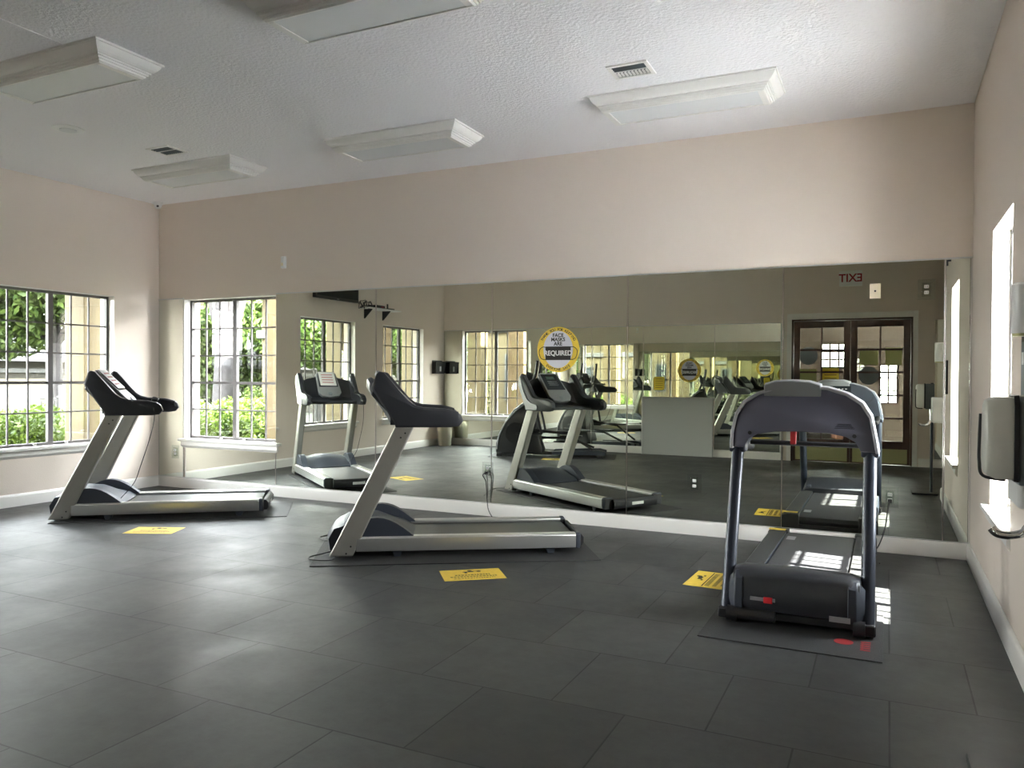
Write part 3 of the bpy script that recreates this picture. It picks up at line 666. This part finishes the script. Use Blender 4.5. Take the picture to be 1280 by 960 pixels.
# ------------------------------------------------------------------ round mask stickers
def mask_sticker(x, z, y, d, rr, label):
    # d=-1: on the front wall facing the room; local xy plane = sticker face
    t = D.objects.new('mask_sticker', None); COL.objects.link(t); tag(t, label, 'sticker', 'round face mask stickers')
    t.location = (x, y, z); t.rotation_euler = (R(90), 0, 0 if d < 0 else PI)
    k = rr/.225
    MB().disc((0,0,0), rr, .0015, 64).build('yellow_disc', 'yel', t, smooth=False)
    rings = [[(k*.158*math.cos(2*PI*i/48)*1.0, k*(.185*math.sin(2*PI*i/48)+.0), h_) for i in range(48)] for h_ in (.0016, .0022)]
    M.setdefault('lilw', mat('pale_grey_print', (.62, .62, .68), .5))
    MB().loft(rings).build('white_oval', 'lilw', t, smooth=False)
    mb = MB(); mb.box(-k*.135, k*.135, -k*.105, k*.03, .0024, .0032); mb.build('mask_print', 'ink', t, smooth=False)
    g = MB()
    for s in (-1, 1):
        g.tube(spline([(s*k*.13, k*.022, .003), (s*k*.165, k*.025, .003), (s*k*.198, 0, .003), (s*k*.203, -k*.04, .003), (s*k*.185, -k*.085, .003), (s*k*.155, -k*.10, .003), (s*k*.13, -k*.098, .003)]), k*.0035, 6)
    g.build('ear_loops', 'ink', t)
    text_mesh('REQUIRED', k*.068, 'wht', t, (0, -k*.038, .0036), bold=k*.0018, sx=.92, name='required_lettering')
    for i, s_ in enumerate(('FACE', 'MASKS', 'ARE')): text_mesh(s_, k*.050, 'ink', t, (0, k*(.140-.042*i), .0026), bold=k*.0015, name='face_masks_are_lettering')
    text_mesh('THANK YOU FOR KEEPING', k*.036, 'ink', t, (0, 0, .002), arc=(k*.198, PI/2, .105, 1), bold=k*.0006, name='top_lettering')
    text_mesh('EVERYONE SAFE', k*.036, 'ink', t, (0, 0, .002), arc=(k*.200, -PI/2, .105, -1), bold=k*.0006, name='bottom_lettering')
    return t
mask_sticker(5.626, 1.722, -.0075, -1, .225, 'round yellow face mask sticker on the mirror wall')
mask_sticker(5.27, 1.582, -RB+.008, 1, .215, 'round yellow face mask sticker on the rear mirror, seen reflected')
t = tag(MB().loft([[(x, y, z) for x, z in ((-.10, -.12), (.06, -.125), (.10, -.10), (.105, .10), (.085, .125), (-.08, .125), (-.105, .10))] for y in (0, .0015)]).build('yellow_notice', 'yelp'), 'small yellow notice on the rear mirror above the low white panel', 'notice')
t.location = (4.70, -RB+.008, 1.335)
g = MB()
for k in range(5): g.box(-.07, .07, .0016, .002, .08-.04*k, .09-.04*k)
g.build('printed_lines', 'inky', t, smooth=False)

# ------------------------------------------------------------------ on the door glass
yd = -RB-.048
def paper(x0, x1, z0, z1, m, label, lines=None):
    t = tag(MB().box(-(x1-x0)/2, (x1-x0)/2, 0, .0012, 0, z1-z0).build('door_notice', m, smooth=False), label, 'notice', 'papers taped to the wooden doors')
    t.location = ((x0+x1)/2, yd, z0)
    if lines:
        g = MB(); h_ = z1-z0
        for k in range(5): g.box(-(x1-x0)*.36, (x1-x0)*.36, .0013, .0016, h_*(.82-.15*k), h_*(.86-.15*k))
        g.build('printed_lines', lines, t, smooth=False)
    return t
paper(7.19, 7.47, 1.20, 1.61, 'gyelp', 'pale yellow paper on the left door below the grey disc')
paper(7.56, 7.83, 1.24, 1.63, 'yelp', 'bright yellow notice with dark print on the left door', 'inky')
paper(8.15, 8.44, 1.68, 1.94, 'gyelp', 'pale yellow paper on the right door near the middle stile')
paper(8.55, 8.80, 1.68, 1.97, 'gyelp', 'pale yellow paper on the right door near the hinges')
for x, z, l in ((7.335, 1.84, 'grey round sticker back on the left door'), (8.295, 1.50, 'grey round sticker back on the right door')):
    o = tag(MB().disc((0,0,0), .155, .0012, 48, 'y').build('round_sticker', 'dgrey', smooth=False), l, 'sticker', 'round sticker backs on the doors'); o.location = (x, yd+.0016, z)
# exit sign
t = thing('exit_sign', 'white exit sign with dark red letters above the doors, mirrored in the photo', 'exit sign', (8.005, -RB, 3.02))
MB().box(-.18, .18, 0, .05, 0, .26).build('sign_box', 'wht', t, .006)
text_mesh('EXIT', .19, 'redl', t, (0, .0515, .13), (R(90), 0, PI), bold=.004, sx=.95)
# ------------------------------------------------------------------ rear left corner things
t = thing('trash_bin', 'round beige waste bin in the rear left corner', 'bin', (.24, -6.95, 0))
MB().lathe([(.13, 0), (.135, .01), (.165, .50), (.172, .50), (.172, .525), (.158, .525), (.128, .02), (.0001, .02)], n=32).build('bin_body', 'bin', t, ang=40)
MB().lathe([(.176, .50), (.18, .51), (.176, .53), (.160, .53), (.160, .52)], n=32).build('bin_rim', 'bin', t)
t = thing('wall_pocket', 'black plastic wall pocket near the rear left corner', 'wall pocket', (0, -7.02, 1.50))
MB().loft([[(0, y, 0), (.06, y, 0), (.11, y, .26), (.10, y, .26), (.052, y, .012), (.006, y, .012), (.006, y, .28), (0, y, .28)] for y in (-.2, .2)]).build('pocket_body', 'black', t)
MB().box(.0, .10, -.2, -.19, .01, .25).build('pocket_side', 'black', t); MB().box(.0, .10, .19, .2, .01, .25).build('pocket_side', 'black', t)
MB().box(.085, .09, -.03, .03, .05, .20).build('pocket_leaflet', 'lsil', t)
# television and shelf
t = thing('television', 'black wall mounted television above the middle left window', 'television', (.03, -3.52, 2.73))
tv = MB().box(.05, .12, -.58, .58, 0, .68).build('television_case', 'black', t, .01)
MB().box(.1205, .122, -.545, .545, .045, .645).build('television_screen', 'screen', tv); MB().box(.1205, .123, -.03, .03, .012, .022).build('maker_badge', 'lsil', tv)
MB().box(-.028, .05, -.15, .15, .2, .45).build('wall_bracket', 'black', t)
t = thing('wall_shelf', 'small white shelf holding cable boxes beside the television', 'shelf', (0, -4.78, 2.66))
MB().box(.001, .26, -.50, .50, 0, .02).build('shelf_board', 'wht', t, .003)
for y in (-.25, .32): MB().prism([(.002, 0), (.18, 0), (.18, -.012), (.02, -.17), (.002, -.17)], y-.008, y+.008).build('shelf_bracket', 'black', t)
t = thing('cable_box', 'black cable box with cords on the small white shelf', 'cable box', (.13, -4.66, 2.68))
MB().box(-.09, .09, -.14, .14, 0.001, .055).build('box_case', 'black', t, .004); MB().box(.0905, .092, -.10, -.02, .02, .035).build('box_display', 'redl', t)
t = thing('network_router', 'small black router at the end of the white shelf', 'router', (.13, -5.08, 2.68))
MB().box(-.05, .05, -.09, .09, 0.001, .03).build('router_case', 'black', t, .004); MB().box(-.01, .01, .06, .08, .03, .11).build('antenna', 'black', t)
rnd = random.Random(3); mb = MB()
for k in range(5):
    pts = [(.15, -4.115-.01*k, 2.76)]
    for q in range(6): pts.append((.15+rnd.uniform(-.06, .06), -4.13-.06*q, 2.70+rnd.uniform(-.06, .09)))
    pts.append((.15, -4.515, 2.715)); mb.tube(spline(pts), .006, 6)
tag(mb.build('cable_bundle', 'black'), 'tangle of black cables between television and cable box', 'cables')
t = outlet(0, -4.70, 1.22, PI/2, 'white double outlet on the left wall between the far windows', None, False, 'wht', False)
# ------------------------------------------------------------------ elliptical trainer
el = thing('elliptical_trainer', 'black elliptical trainer near the left wall, seen in the mirror', 'elliptical trainer', (2.10, -5.75, 0), math.atan2(-.55, 1.9))
sh = [(-.03, .06), (-.03, .22), (.03, .42), (.14, .64), (.30, .85), (.45, .97), (.60, 1.05), (.70, 1.06), (.74, .95), (.74, .60), (.80, .30), (.86, .12), (.84, .06)]
mb = MB(); mb.loft([[(.4+(u-.4)*k, v, .06+(z-.06)*k) for u, z in sh] for v, k in ((-.17, .90), (-.15, .98), (-.10, 1), (.10, 1), (.15, .98), (.17, .90))]); shr = mb.build('flywheel_shroud', 'black', el, .004, ang=45)
for s in (-1, 1):
    mb = MB(); mb.tube(spline([(-.0, s*.165, .12), (.03, s*.172, .34), (.14, s*.172, .58), (.32, s*.172, .80), (.5, s*.17, .94), (.64, s*.16, .99)]), .014, 8); mb.build('shroud_trim', 'lsil', shr)
    MB().disc((.36, s*.165, .42), .20, s*.02, 40, 'y').build('crank_disc', 'black', el)
    a = R(40 if s > 0 else 220); cx, cz = .36+.14*math.cos(a), .42+.14*math.sin(a)
    pl = MB(); pl.tube([(cx, s*.24, cz), (1.30, s*.24, .36 + (.07 if s > 0 else -.05))], .024, 10); pl.tube([(1.30, s*.24, .36 + (.07 if s > 0 else -.05)), (1.75, s*.24, .15)], .02, 10); pl.build('pedal_arm', 'black', el)
    zp = .44 if s > 0 else .33
    MB().loft([[(1.12, s*.24-.07, zp), (1.48, s*.24-.08, zp), (1.52, s*.24-.05, zp+.005), (1.52, s*.24+.05, zp+.005), (1.48, s*.24+.08, zp), (1.12, s*.24+.07, zp)], [(1.11, s*.24-.075, zp+.04), (1.48, s*.24-.088, zp+.03), (1.53, s*.24-.055, zp+.035), (1.53, s*.24+.055, zp+.035), (1.48, s*.24+.088, zp+.03), (1.11, s*.24+.075, zp+.04)]]).build('foot_pedal', 'black', el, .008)
    MB().tube(spline([(.84, s*.30, .42), (.78, s*.31, .70), (.70, s*.31, 1.05), (.66, s*.30, 1.30), (.72, s*.27, 1.50), (.75, s*.25, 1.74)]), [.022]*20+[.026]*11, 10).build('moving_handlebar', 'black', el)
    MB().tube([(.36, s*.24, .42), (.84, s*.30, .42)], .018, 8).build('link_arm', 'black', el)
    MB().tube(spline([(.70, s*.06, 1.28), (.74, s*.16, 1.30), (.86, s*.20, 1.30), (1.02, s*.19, 1.29)]), .02, 10).build('fixed_grip', 'black', el)
    MB().prism([(1.02, .05), (1.02, .11), (1.86, .14), (1.98, .11), (1.98, .05)], s*.12, s*.26).build('roller_track', 'gry', el, .008)
mb = MB(); mb.tube([(.50, 0, .95), (.62, 0, 1.24), (.66, 0, 1.32)], .04, 12); mb.build('console_mast', 'black', el)
mb = MB(); mb.loft([[(.56, v, 1.25), (.66, v, 1.20), (.74, v, 1.26), (.60, v, 1.52), (.54, v, 1.54), (.52, v, 1.50)] for v in (-.15, 0, .15)]); cn = mb.build('console', 'char', el, .012)
MB().add([(.728, -.11, 1.30), (.728, .11, 1.30), (.63, .11, 1.48), (.63, -.11, 1.48)], [(0,1,2,3)]).build('console_screen', 'screen', cn, smooth=False)
MB().box(-.02, 1.98, -.06, .06, .03, .09).build('base_frame', 'black', el, .01)
for u in (.06, 1.88): MB().box(u-.05, u+.05, -.30, .30, .008, .06).build('floor_stabilizer', 'black', el, .01)
MB().tube(spline([(.46, .10, 1.0), (.52, .22, .9), (.55, .25, .6), (.50, .22, .35)]), .006, 6).build('dangling_strap', 'black', el)
m4 = eq_mat((2.10, -5.75, 0), math.atan2(-.55, 1.9), -.12, 2.15, -.42, .42, 'black rubber mat beneath the elliptical trainer'); m4['group'] = 'rubber mats under the machines'

# ------------------------------------------------------------------ right side: sanitizer stand, wall dispensers
t = thing('sanitizer_stand', 'floor stand hand sanitizer dispenser with chrome drip arm at the right edge', 'sanitizer stand', (9.045, -3.98, 0))
MB().box(-.17, .12, -.22, .18, .003, .02).build('stand_base', 'black', t, .006)
MB().tube([(.05, 0, .02), (.05, 0, 1.40)], .017, 14).build('stand_pole', 'navy', t)
MB().box(-.03, .07, .02, .17, 1.07, 1.39).build('mounting_plate', 'dgrey', t, .008)
s1 = MB(); 
q = lambda x, e: [(x, .03+e, 1.09+e), (x, .16-e, 1.09+e), (x, .175-e, 1.115+e), (x, .175-e, 1.34-e), (x, .15-e, 1.385-e), (x, .04+e, 1.385-e), (x, .02+e, 1.35-e), (x, .02+e, 1.12+e)]
s1.loft([q(-.03, 0), q(-.10, .0), q(-.128, .012), q(-.135, .03)]); s1.build('dispenser_shell', 'shell', t, .004, ang=45)
rg = MB(); rg.loft([[(-.045, y, z) for x, y, z in q(0, -.006)], [(-.03, y, z) for x, y, z in q(0, -.008)]]); rg.build('shell_gasket', 'black', t)
rd = MB(); rd.tube(spline([(-.136, .165, 1.32), (-.139, .172, 1.22), (-.139, .168, 1.14), (-.128, .15, 1.088), (-.06, .12, 1.078)]), .006, 8); rd.build('dark_edge_strip', 'black', t)
MB().tube(spline([(.03, .13, 1.08), (.035, .14, 1.0), (.03, .14, .935), (.005, .14, .89), (-.035, .14, .872), (-.08, .14, .875), (-.10, .145, .893)]), [.017]*18+[.015]*19, 12).build('drip_arm', 'chrome', t)
t = thing('cup_dispenser', 'white cylinder dispenser with gold ring on the right wall', 'dispenser', (W-.06, -3.17, 1.64))
MB().lathe([(.0001, .012), (.052, .012), (.055, .02), (.055, .225), (.045, .235), (.0001, .235)], n=28).build('dispenser_tube', 'wht', t, ang=40)
MB().lathe([(.03, 0), (.05, 0), (.052, .012), (.03, .012)], n=28).build('gold_ring', 'brass', t)
MB().box(.03, .0595, -.04, .04, .05, .20).build('wall_bracket', 'wht', t)
t = thing('towel_dispenser', 'white paper towel box on the right wall below the cylinder dispenser', 'towel dispenser', (W, -3.40, .93))
MB().box(-.13, -.001, -.15, .15, .0, .30).build('towel_case', 'wht', t, .015); MB().box(-.133, -.129, -.15, .15, .10, .112).build('case_seam', 'lsil', t)
t = thing('framed_notice', 'dark framed notice on the right wall above the sanitizer stand', 'notice', (W, -2.86, 1.28))
MB().box(-.02, -.001, -.15, .12, 0, .38).build('notice_frame', 'black', t, .004); MB().box(-.022, -.0205, -.12, .09, .03, .35).build('notice_sheet', 'dgrey', t); MB().box(-.023, -.022, .02, .08, .24, .30).build('notice_picture', 'wht', t)

# ------------------------------------------------------------------ lobby behind the doors
lb = MB(); lb.box(4.6, 11, -12.2, -RB-.2, -.1, -.002); struct(lb.build('floor_lobby', 'lobf', smooth=False))
lb = MB(); lb.box(4.6, 4.8, -12.2, -RB-.2, 0, 3); lb.box(11, 11.2, -12.2, -RB-.2, 0, 3)
for a, b, z0, z1 in wall_holes(4.6, 11.2, [(7.2, 7.75, 1.7, 2.25), (8.42, 8.78, .9, 1.76)], 3.0): lb.box(a, b, -12.4, -12.2, z0, z1)
struct(lb.build('wall_lobby', 'lobw', smooth=False))
struct(MB().box(4.6, 11.2, -12.4, -RB-.2, 3.0, 3.15).build('ceiling_lobby', 'lobw', smooth=False))
def lobby_window(x0, x1, z0, z1, nx, nz, label):
    WN[0] += 1; r = D.objects.new('window_%d' % WN[0], None); COL.objects.link(r); r.location = (x0, -12.2, z0); struct(r, label)
    g = MB(); w, h_ = x1-x0, z1-z0
    for k in range(nx+1): g.box(w*k/nx-.02, w*k/nx+.02, -.06, 0, 0, h_)
    for k in range(nz+1): g.box(0, w, -.06, 0, h_*k/nz-.02, h_*k/nz+.02)
    g.build('window_frame', 'wood', r); MB().box(0, w, -.035, -.03, 0, h_).build('glass_pane', 'glass', r, smooth=False)
lobby_window(7.2, 7.75, 1.7, 2.25, 3, 3, 'small bright lobby window beyond the left door'); lobby_window(8.42, 8.78, .9, 1.76, 2, 3, 'narrow lobby window beyond the right door')
t = thing('armchair', 'brown upholstered lobby armchair beyond the doors', 'armchair', (8.0, -10.6, 0), R(10))
M['uph'] = mat('brown_upholstery', (.16, .07, .04), .8)
MB().box(-.38, .38, -.36, .36, .18, .42).build('seat_base', 'uph', t, .03, 3); MB().box(-.28, .28, -.2, .38, .42, .54).build('seat_cushion', 'uph', t, .04, 3)
MB().box(-.36, .36, -.42, -.24, .25, .95).build('backrest', 'uph', t, .05, 3)
for s in (-1, 1):
    MB().box(s*.29, s*.43, -.36, .38, .2, .64).build('armrest', 'uph', t, .04, 3)
    for y in (-.32, .32): MB().box(s*.33-.025, s*.33+.025, y-.025, y+.025, 0, .18).build('leg', 'wood', t)

# ------------------------------------------------------------------ outside
struct(MB().box(-45, 40, -40, 45, -.35, -.12).build('ground', 'ground', smooth=False))
pt_ = MB(); pt_.box(-7, -.27, -14, -3.0, -.12, -.06); pt_.box(-4, 4.5, -13, -RB-.21, -.12, -.061); struct(pt_.build('patio', 'patio', smooth=False))
struct(MB().box(W+.6, 30, -12, 14, -.12, -.06).build('ground_bounce', 'bounce_paving', smooth=False))  # unseen bright ground, added to bounce daylight up onto the right ceiling
struct(MB().box(-1.95, -.27, -9.3, .35, 3.12, 3.3).build('roof_porch_blocker', 'cornice', smooth=False))  # unseen slab above the porch columns, added to cut sky light at left
# eave over the right hand window and roof slab
struct(MB().box(W+.24, W+1.06, -3.3, 1.2, 2.86, 3.0).build('trim_7', 'cornice', smooth=False))
rf = MB(); rf.loft([[(-.6, y, H+.16), (XA+.4, y, H+.16), (XA+.4, y, H+.5), (4.6, y, H+1.8), (-.6, y, H+.5)] for y in (-RB-.3, .6)]); struct(rf.build('roof', 'roof', smooth=False))
def leaf_cloud(name, m, blobs, n, size, parent=None, seed=1, up=.3, asp=.45):
    r = random.Random(seed); vs = []; fs = []; tot = sum(b[3]*b[4]*b[5] for b in blobs)
    for (cx, cy, cz, rx, ry, rz_) in blobs:
        k = int(n*rx*ry*rz_/tot)
        for _ in range(k):
            while True:
                a, b, c = r.uniform(-1,1), r.uniform(-1,1), r.uniform(-1,1); q = a*a+b*b+c*c
                if .12 < q < 1: break
            p = Vector((cx+a*rx, cy+b*ry, cz+c*rz_))
            d = Vector((r.uniform(-1,1), r.uniform(-1,1), r.uniform(-1,1)+up)).normalized(); e = d.cross(Vector((r.uniform(-1,1), r.uniform(-1,1), r.uniform(-1,1)))).normalized()
            s_ = size*r.uniform(.6, 1.3); i = len(vs)
            vs += [tuple(p-d*s_), tuple(p+e*s_*asp), tuple(p+d*s_), tuple(p-e*s_*asp)]; fs.append((i, i+1, i+2, i+3))
    mb = MB(); mb.add(vs, fs); return mb.build(name, m, parent, smooth=False)
def bush(x, y, rx, ry, h_, label, seed, m='leafA', grp='garden bushes outside the windows', n=7000):
    t = thing('garden_bush', label, 'bush', (x, y, -.12), 0, grp)
    leaf_cloud('foliage', m, [(0, 0, h_*.5, rx, ry, h_*.52), (rx*.4, ry*.3, h_*.75, rx*.6, ry*.6, h_*.33), (-rx*.45, -ry*.2, h_*.7, rx*.55, ry*.6, h_*.34)], n, .042, t, seed)
    mb = MB()
    for k in range(4): mb.tube([(0, 0, 0), (rx*.3*math.cos(k*1.6), ry*.3*math.sin(k*1.6), h_*.6)], .015, 5)
    mb.build('stems', 'bark', t)
GB = 'garden bushes outside the windows'
by = [(-2.7, -.2), (-2.9, 1.35), (-2.6, -1.75), (-3.1, 2.95), (-2.6, -3.3)]
bl = ['rounded hedge bush straight outside the left window', 'hedge bush outside the left window toward the building corner', 'hedge bush low outside the left window, behind the treadmill console', 'hedge bush farthest out past the corner column', 'hedge bush at the open end of the left hedge']
for i, ((x, y), l) in enumerate(zip(by, bl)): bush(x, y, .7, .66, 1.05, l, 10+i)
fb = [(.0, 1.0, .55, .5, .95), (-1.5, 3.1, .7, .55, 1.15), (1.6, 2.3, .55, .5, .8), (-2.9, 5.0, .45, .5, 1.3)]
for i, ((x, y, a, b, hh), l) in enumerate(zip(fb, ['bright green bush right outside the mirror wall window', 'leafy bush behind the palm outside the mirror wall window', 'low bush by the corner column outside', 'tall bush by the pale tree trunk outside'])): bush(x, y, a, b, hh, l, 20+i)
for i, (x, y, l) in enumerate(((3.0, 2.6, 'clipped bush under the yellow facade, left part'), (4.8, 2.6, 'clipped bush under the yellow facade, right part'), (.3, 2.9, 'clipped bush before the facade corner'))): bush(x, y, .75, .5, .95, l, 30+i, n=3500)
bush(-2.6, -11.8, .8, .8, 1.0, 'low bush in the rear courtyard patio bed', 40)
def tree(x, y, hgt, cr, cz, label, seed, m='leafB', n=9000, lean=(0,0), r0=.16, leaf=.11):
    t = thing('garden_tree', label, 'tree', (x, y, -.12), 0, 'trees outside the building')
    r = random.Random(seed); mb = MB(); mb.tube(spline([(0,0,0), (lean[0]*.4, lean[1]*.4, hgt*.35), (lean[0], lean[1], hgt*.75)]), [r0, r0*.95, r0*.9, r0*.85, r0*.8, r0*.75, r0*.7, r0*.65, r0*.6, r0*.55, r0*.5, r0*.4, r0*.3], 12)
    blobs = []
    for k in range(7):
        a = k*2*PI/7 + r.uniform(-.3, .3); rad = cr*r.uniform(.35, .7); z = cz + r.uniform(-.35, .35)*cr
        c = (lean[0]+rad*math.cos(a), lean[1]+rad*math.sin(a), z); blobs.append((*c, cr*.55, cr*.55, cr*.45))
        mb.tube(spline([(lean[0]*.7, lean[1]*.7, hgt*.45), (c[0]*.6, c[1]*.6, (hgt*.45+z)/2), c]), [r0*.45]*7+[r0*.2]*6, 7)
    mb.build('trunk', 'bark', t); leaf_cloud('crown', m, blobs, n, leaf, t, seed)
tree(-8.5, 4.4, 5.0, 2.5, 3.55, 'leafy tree seen high through the left window', 50, n=30000, leaf=.105)
tree(-9.5, -2.2, 5.0, 2.4, 3.0, 'wide leafy tree far outside the left wall', 51, n=15000, leaf=.105)
tree(-6.3, 8.6, 4.5, 2.3, 2.4, 'green tree filling the mirror wall window', 52, n=34000, leaf=.105, lean=(.3, -.8))
tree(-3.9, 4.9, 4.5, .8, 4.4, 'pale thick trunked tree at the left edge of the mirror wall window', 53, n=1500, r0=.30, lean=(.25, -.2))
tree(-7.2, -12, 4.5, 2.2, 2.9, 'leafy tree beyond the iron fence, seen through mirrored windows', 54, n=26000, leaf=.105)
tree(-8.5, -18.5, 5.0, 2.8, 2.8, 'large distant tree behind the patio fence', 55, n=30000, leaf=.115)
tree(-12.3, 15, 6, 3.6, 3.0, 'distant tree beyond the hedge corner', 56, n=20000, leaf=.13)
tree(-14.5, 3.5, 5, 2.6, 3.9, 'rounded tree in front of the long yellow house', 57, n=16000, leaf=.13)
bush(-.72, -10.3, .28, .28, 2.3, 'slim upright shrub in the rear courtyard', 41, n=2500)
# palm
t = thing('palm_plant', 'bright green fan of palm fronds outside the mirror wall window', 'palm', (-1.30, 1.62, -.12))
r = random.Random(5); 
for k in range(14):
    a = k*2.4; mb = MB(); l_ = r.uniform(.62, .85); pts = [Vector((math.cos(a)*l_*s_*.8, math.sin(a)*l_*s_*.8, .35+1.25*s_-.75*s_*s_*1.0)) for s_ in (0, .25, .5, .75, 1)]
    mb.tube(pts, .008, 5); sp_ = spline(pts, 8)
    for i in range(6, len(sp_)):
        p = sp_[i]; side = Vector((-math.sin(a), math.cos(a), 0))
        for s_ in (-1, 1):
            q = p + side*s_*.22 + Vector((math.cos(a)*.12, math.sin(a)*.12, -.06)); d = (q-p).normalized().cross(Vector((0,0,1))).normalized()*.014
            mb.add([p-d, p+d, q], [(0,1,2)])
    mb.build('frond', 'leafC', t, smooth=False)
MB().tube([(0,0,0), (0,0,.4)], .07, 10).build('trunk', 'bark', t)
# yellow building across from the mirror wall
def facade(name, label, x0, x1, y0, y1, h_, wins, cornice_z, face, m='yelw'):  
    t = thing(name, label, 'building', ((x0+x1)/2, (y0+y1)/2, -.12)); cx, cy = (x0+x1)/2, (y0+y1)/2
    MB().box(x0-cx, x1-cx, y0-cy, y1-cy, 0, h_).build('wall_block', m, t, smooth=False)
    MB().box(x0-cx-.08, x1-cx+.08, y0-cy-.08, y1-cy+.08, cornice_z, cornice_z+.16).build('cornice', 'cornice', t, .02)
    mb = MB(); e = .5; mb.loft([[(x0-cx-e, y0-cy-e, h_), (x1-cx+e, y0-cy-e, h_), (x1-cx+e, y1-cy+e, h_), (x0-cx-e, y1-cy+e, h_)], [(x0-cx-e, y0-cy-e, h_+.12), (x1-cx+e, y0-cy-e, h_+.12), (x1-cx+e, y1-cy+e, h_+.12), (x0-cx-e, y1-cy+e, h_+.12)], [(-.3*(x1-x0), -.1, h_+1.3), (.3*(x1-x0), -.1, h_+1.3), (.3*(x1-x0), .1, h_+1.3), (-.3*(x1-x0), .1, h_+1.3)]]); mb.build('roof', 'roof', t, smooth=False)
    for (a, b, z0, z1) in wins:
        yy = (y0-cy) if face < 0 else (y1-cy); f = MB()
        f.box(a-cx-.05, b-cx+.05, yy, yy+face*.03, z0-.05, z1+.05); fr = f.build('window_surround', 'cornice', t)
        MB().box(a-cx, b-cx, yy+face*.03, yy+face*.04, z0, z1).build('window_pane', 'screen', fr)
    return t
facade('yellow_house', 'yellow stucco house with white cornice outside the mirror wall window', -2.0, 9, 4.0, 9, 3.1, [(-1.4, -.7, 1.0, 1.9), (1.0, 1.8, .9, 2.0), (4, 4.8, .9, 2.0)], 2.25, -1)
facade('rear_house', 'ochre stucco house across the rear courtyard', -1.4, 4.4, -15, -11.0, 3.4, [(-.3, .5, 1.0, 2.1), (1.6, 2.2, 1.0, 2.1)], 2.7, 1, 'yelw')
facade('left_house', 'long yellow house with grey roof far beyond the left hedge', -24, -18.5, -1, 17, 2.0, [], 1.6, 1, 'yelf')
facade('pool_house', 'pale house beyond the patio fence on the left side', -18, -13.5, -28, -15, 1.8, [], 1.5, 1, 'yelf')
def column(x, y, w, h_, label, m='yelw', capz=None):
    t = thing('porch_column', label, 'column', (x, y, -.12), 0, 'square stucco porch columns')
    MB().box(-w/2, w/2, -w/2, w/2, .3, h_).build('column_shaft', m, t, .01); MB().box(-w/2-.05, w/2+.05, -w/2-.05, w/2+.05, 0, .3).build('column_base', m, t, .015)
    MB().box(-w/2-.05, w/2+.05, -w/2-.05, w/2+.05, h_-.02, h_+.12).build('column_capital', 'cornice', t, .015)
column(.88, 1.42, .42, 3.2, 'yellow column just outside the mirror wall window')
column(-1.42, .02, .40, 3.2, 'yellow column just past the left window')
column(-1.65, -5.84, .36, 3.2, 'yellow column seen through the middle left window')
column(-1.65, -7.33, .36, 3.2, 'ochre column left in the farthest left window', 'orgw')
column(-1.65, -8.62, .36, 3.2, 'yellow column right in the farthest left window')
column(.76, -9.5, .40, 3.0, 'ochre column right in the rear window', 'orgw')
column(-.35, -9.5, .36, 3.0, 'pale column left in the rear window')
# iron fence
def fence(x0, y0, x1, y1, label, h_=1.15):
    L = math.hypot(x1-x0, y1-y0); t = thing('iron_fence', label, 'fence', (x0, y0, -.12), math.atan2(y1-y0, x1-x0), 'black iron fences outside')
    n = int(L/.13)
    mb = MB(); 
    for k in range(n+1): x = k*L/n; mb.box(x-.008, x+.008, -.008, .008, .08, h_-.03)
    mb.build('pickets', 'iron', t); 
    for z in (.12, h_-.18, h_): MB().box(0, L, -.015, .015, z-.015, z+.015).build('rail', 'iron', t)
    for k in range(int(L/2)+1): MB().box(k*2-.025, k*2+.025, -.025, .025, 0, h_+.05).build('post', 'iron', t)
fence(-4.0, -14.0, -4.0, -5.5, 'black iron fence across the patio outside the left wall')
fence(-4.2, -.5, -4.2, 4.2, 'black iron fence behind the hedge carrying rule signs')
# rule signs on the fence
for y, z, w, l in ((-.25, .95, .62, 'blank looking white board on the fence outside the left window'), (.72, .98, .85, 'grey white rules board on the fence, middle one'), (1.95, 1.0, .95, 'rules board with yellow warning triangle on the fence')):
    t = thing('rules_board', l, 'sign board', (-4.1745, y, z), 0, 'sign boards on the fence outside the left window')
    MB().box(0, .015, -w/2, w/2, -.25, .25).build('board', 'signb', t, .004)
    g = MB()
    for k in range(4): g.box(.0155, .017, -w*.4, w*.4, .10-.08*k, .12-.08*k)
    g.build('text_lines', 'mulch', t, smooth=False)
    if 'triangle' in l: MB().prism([(-.40, .09), (-.28, .09), (-.34, .20)], .016, .019, 'x').build('warning_triangle', 'yelw', t)
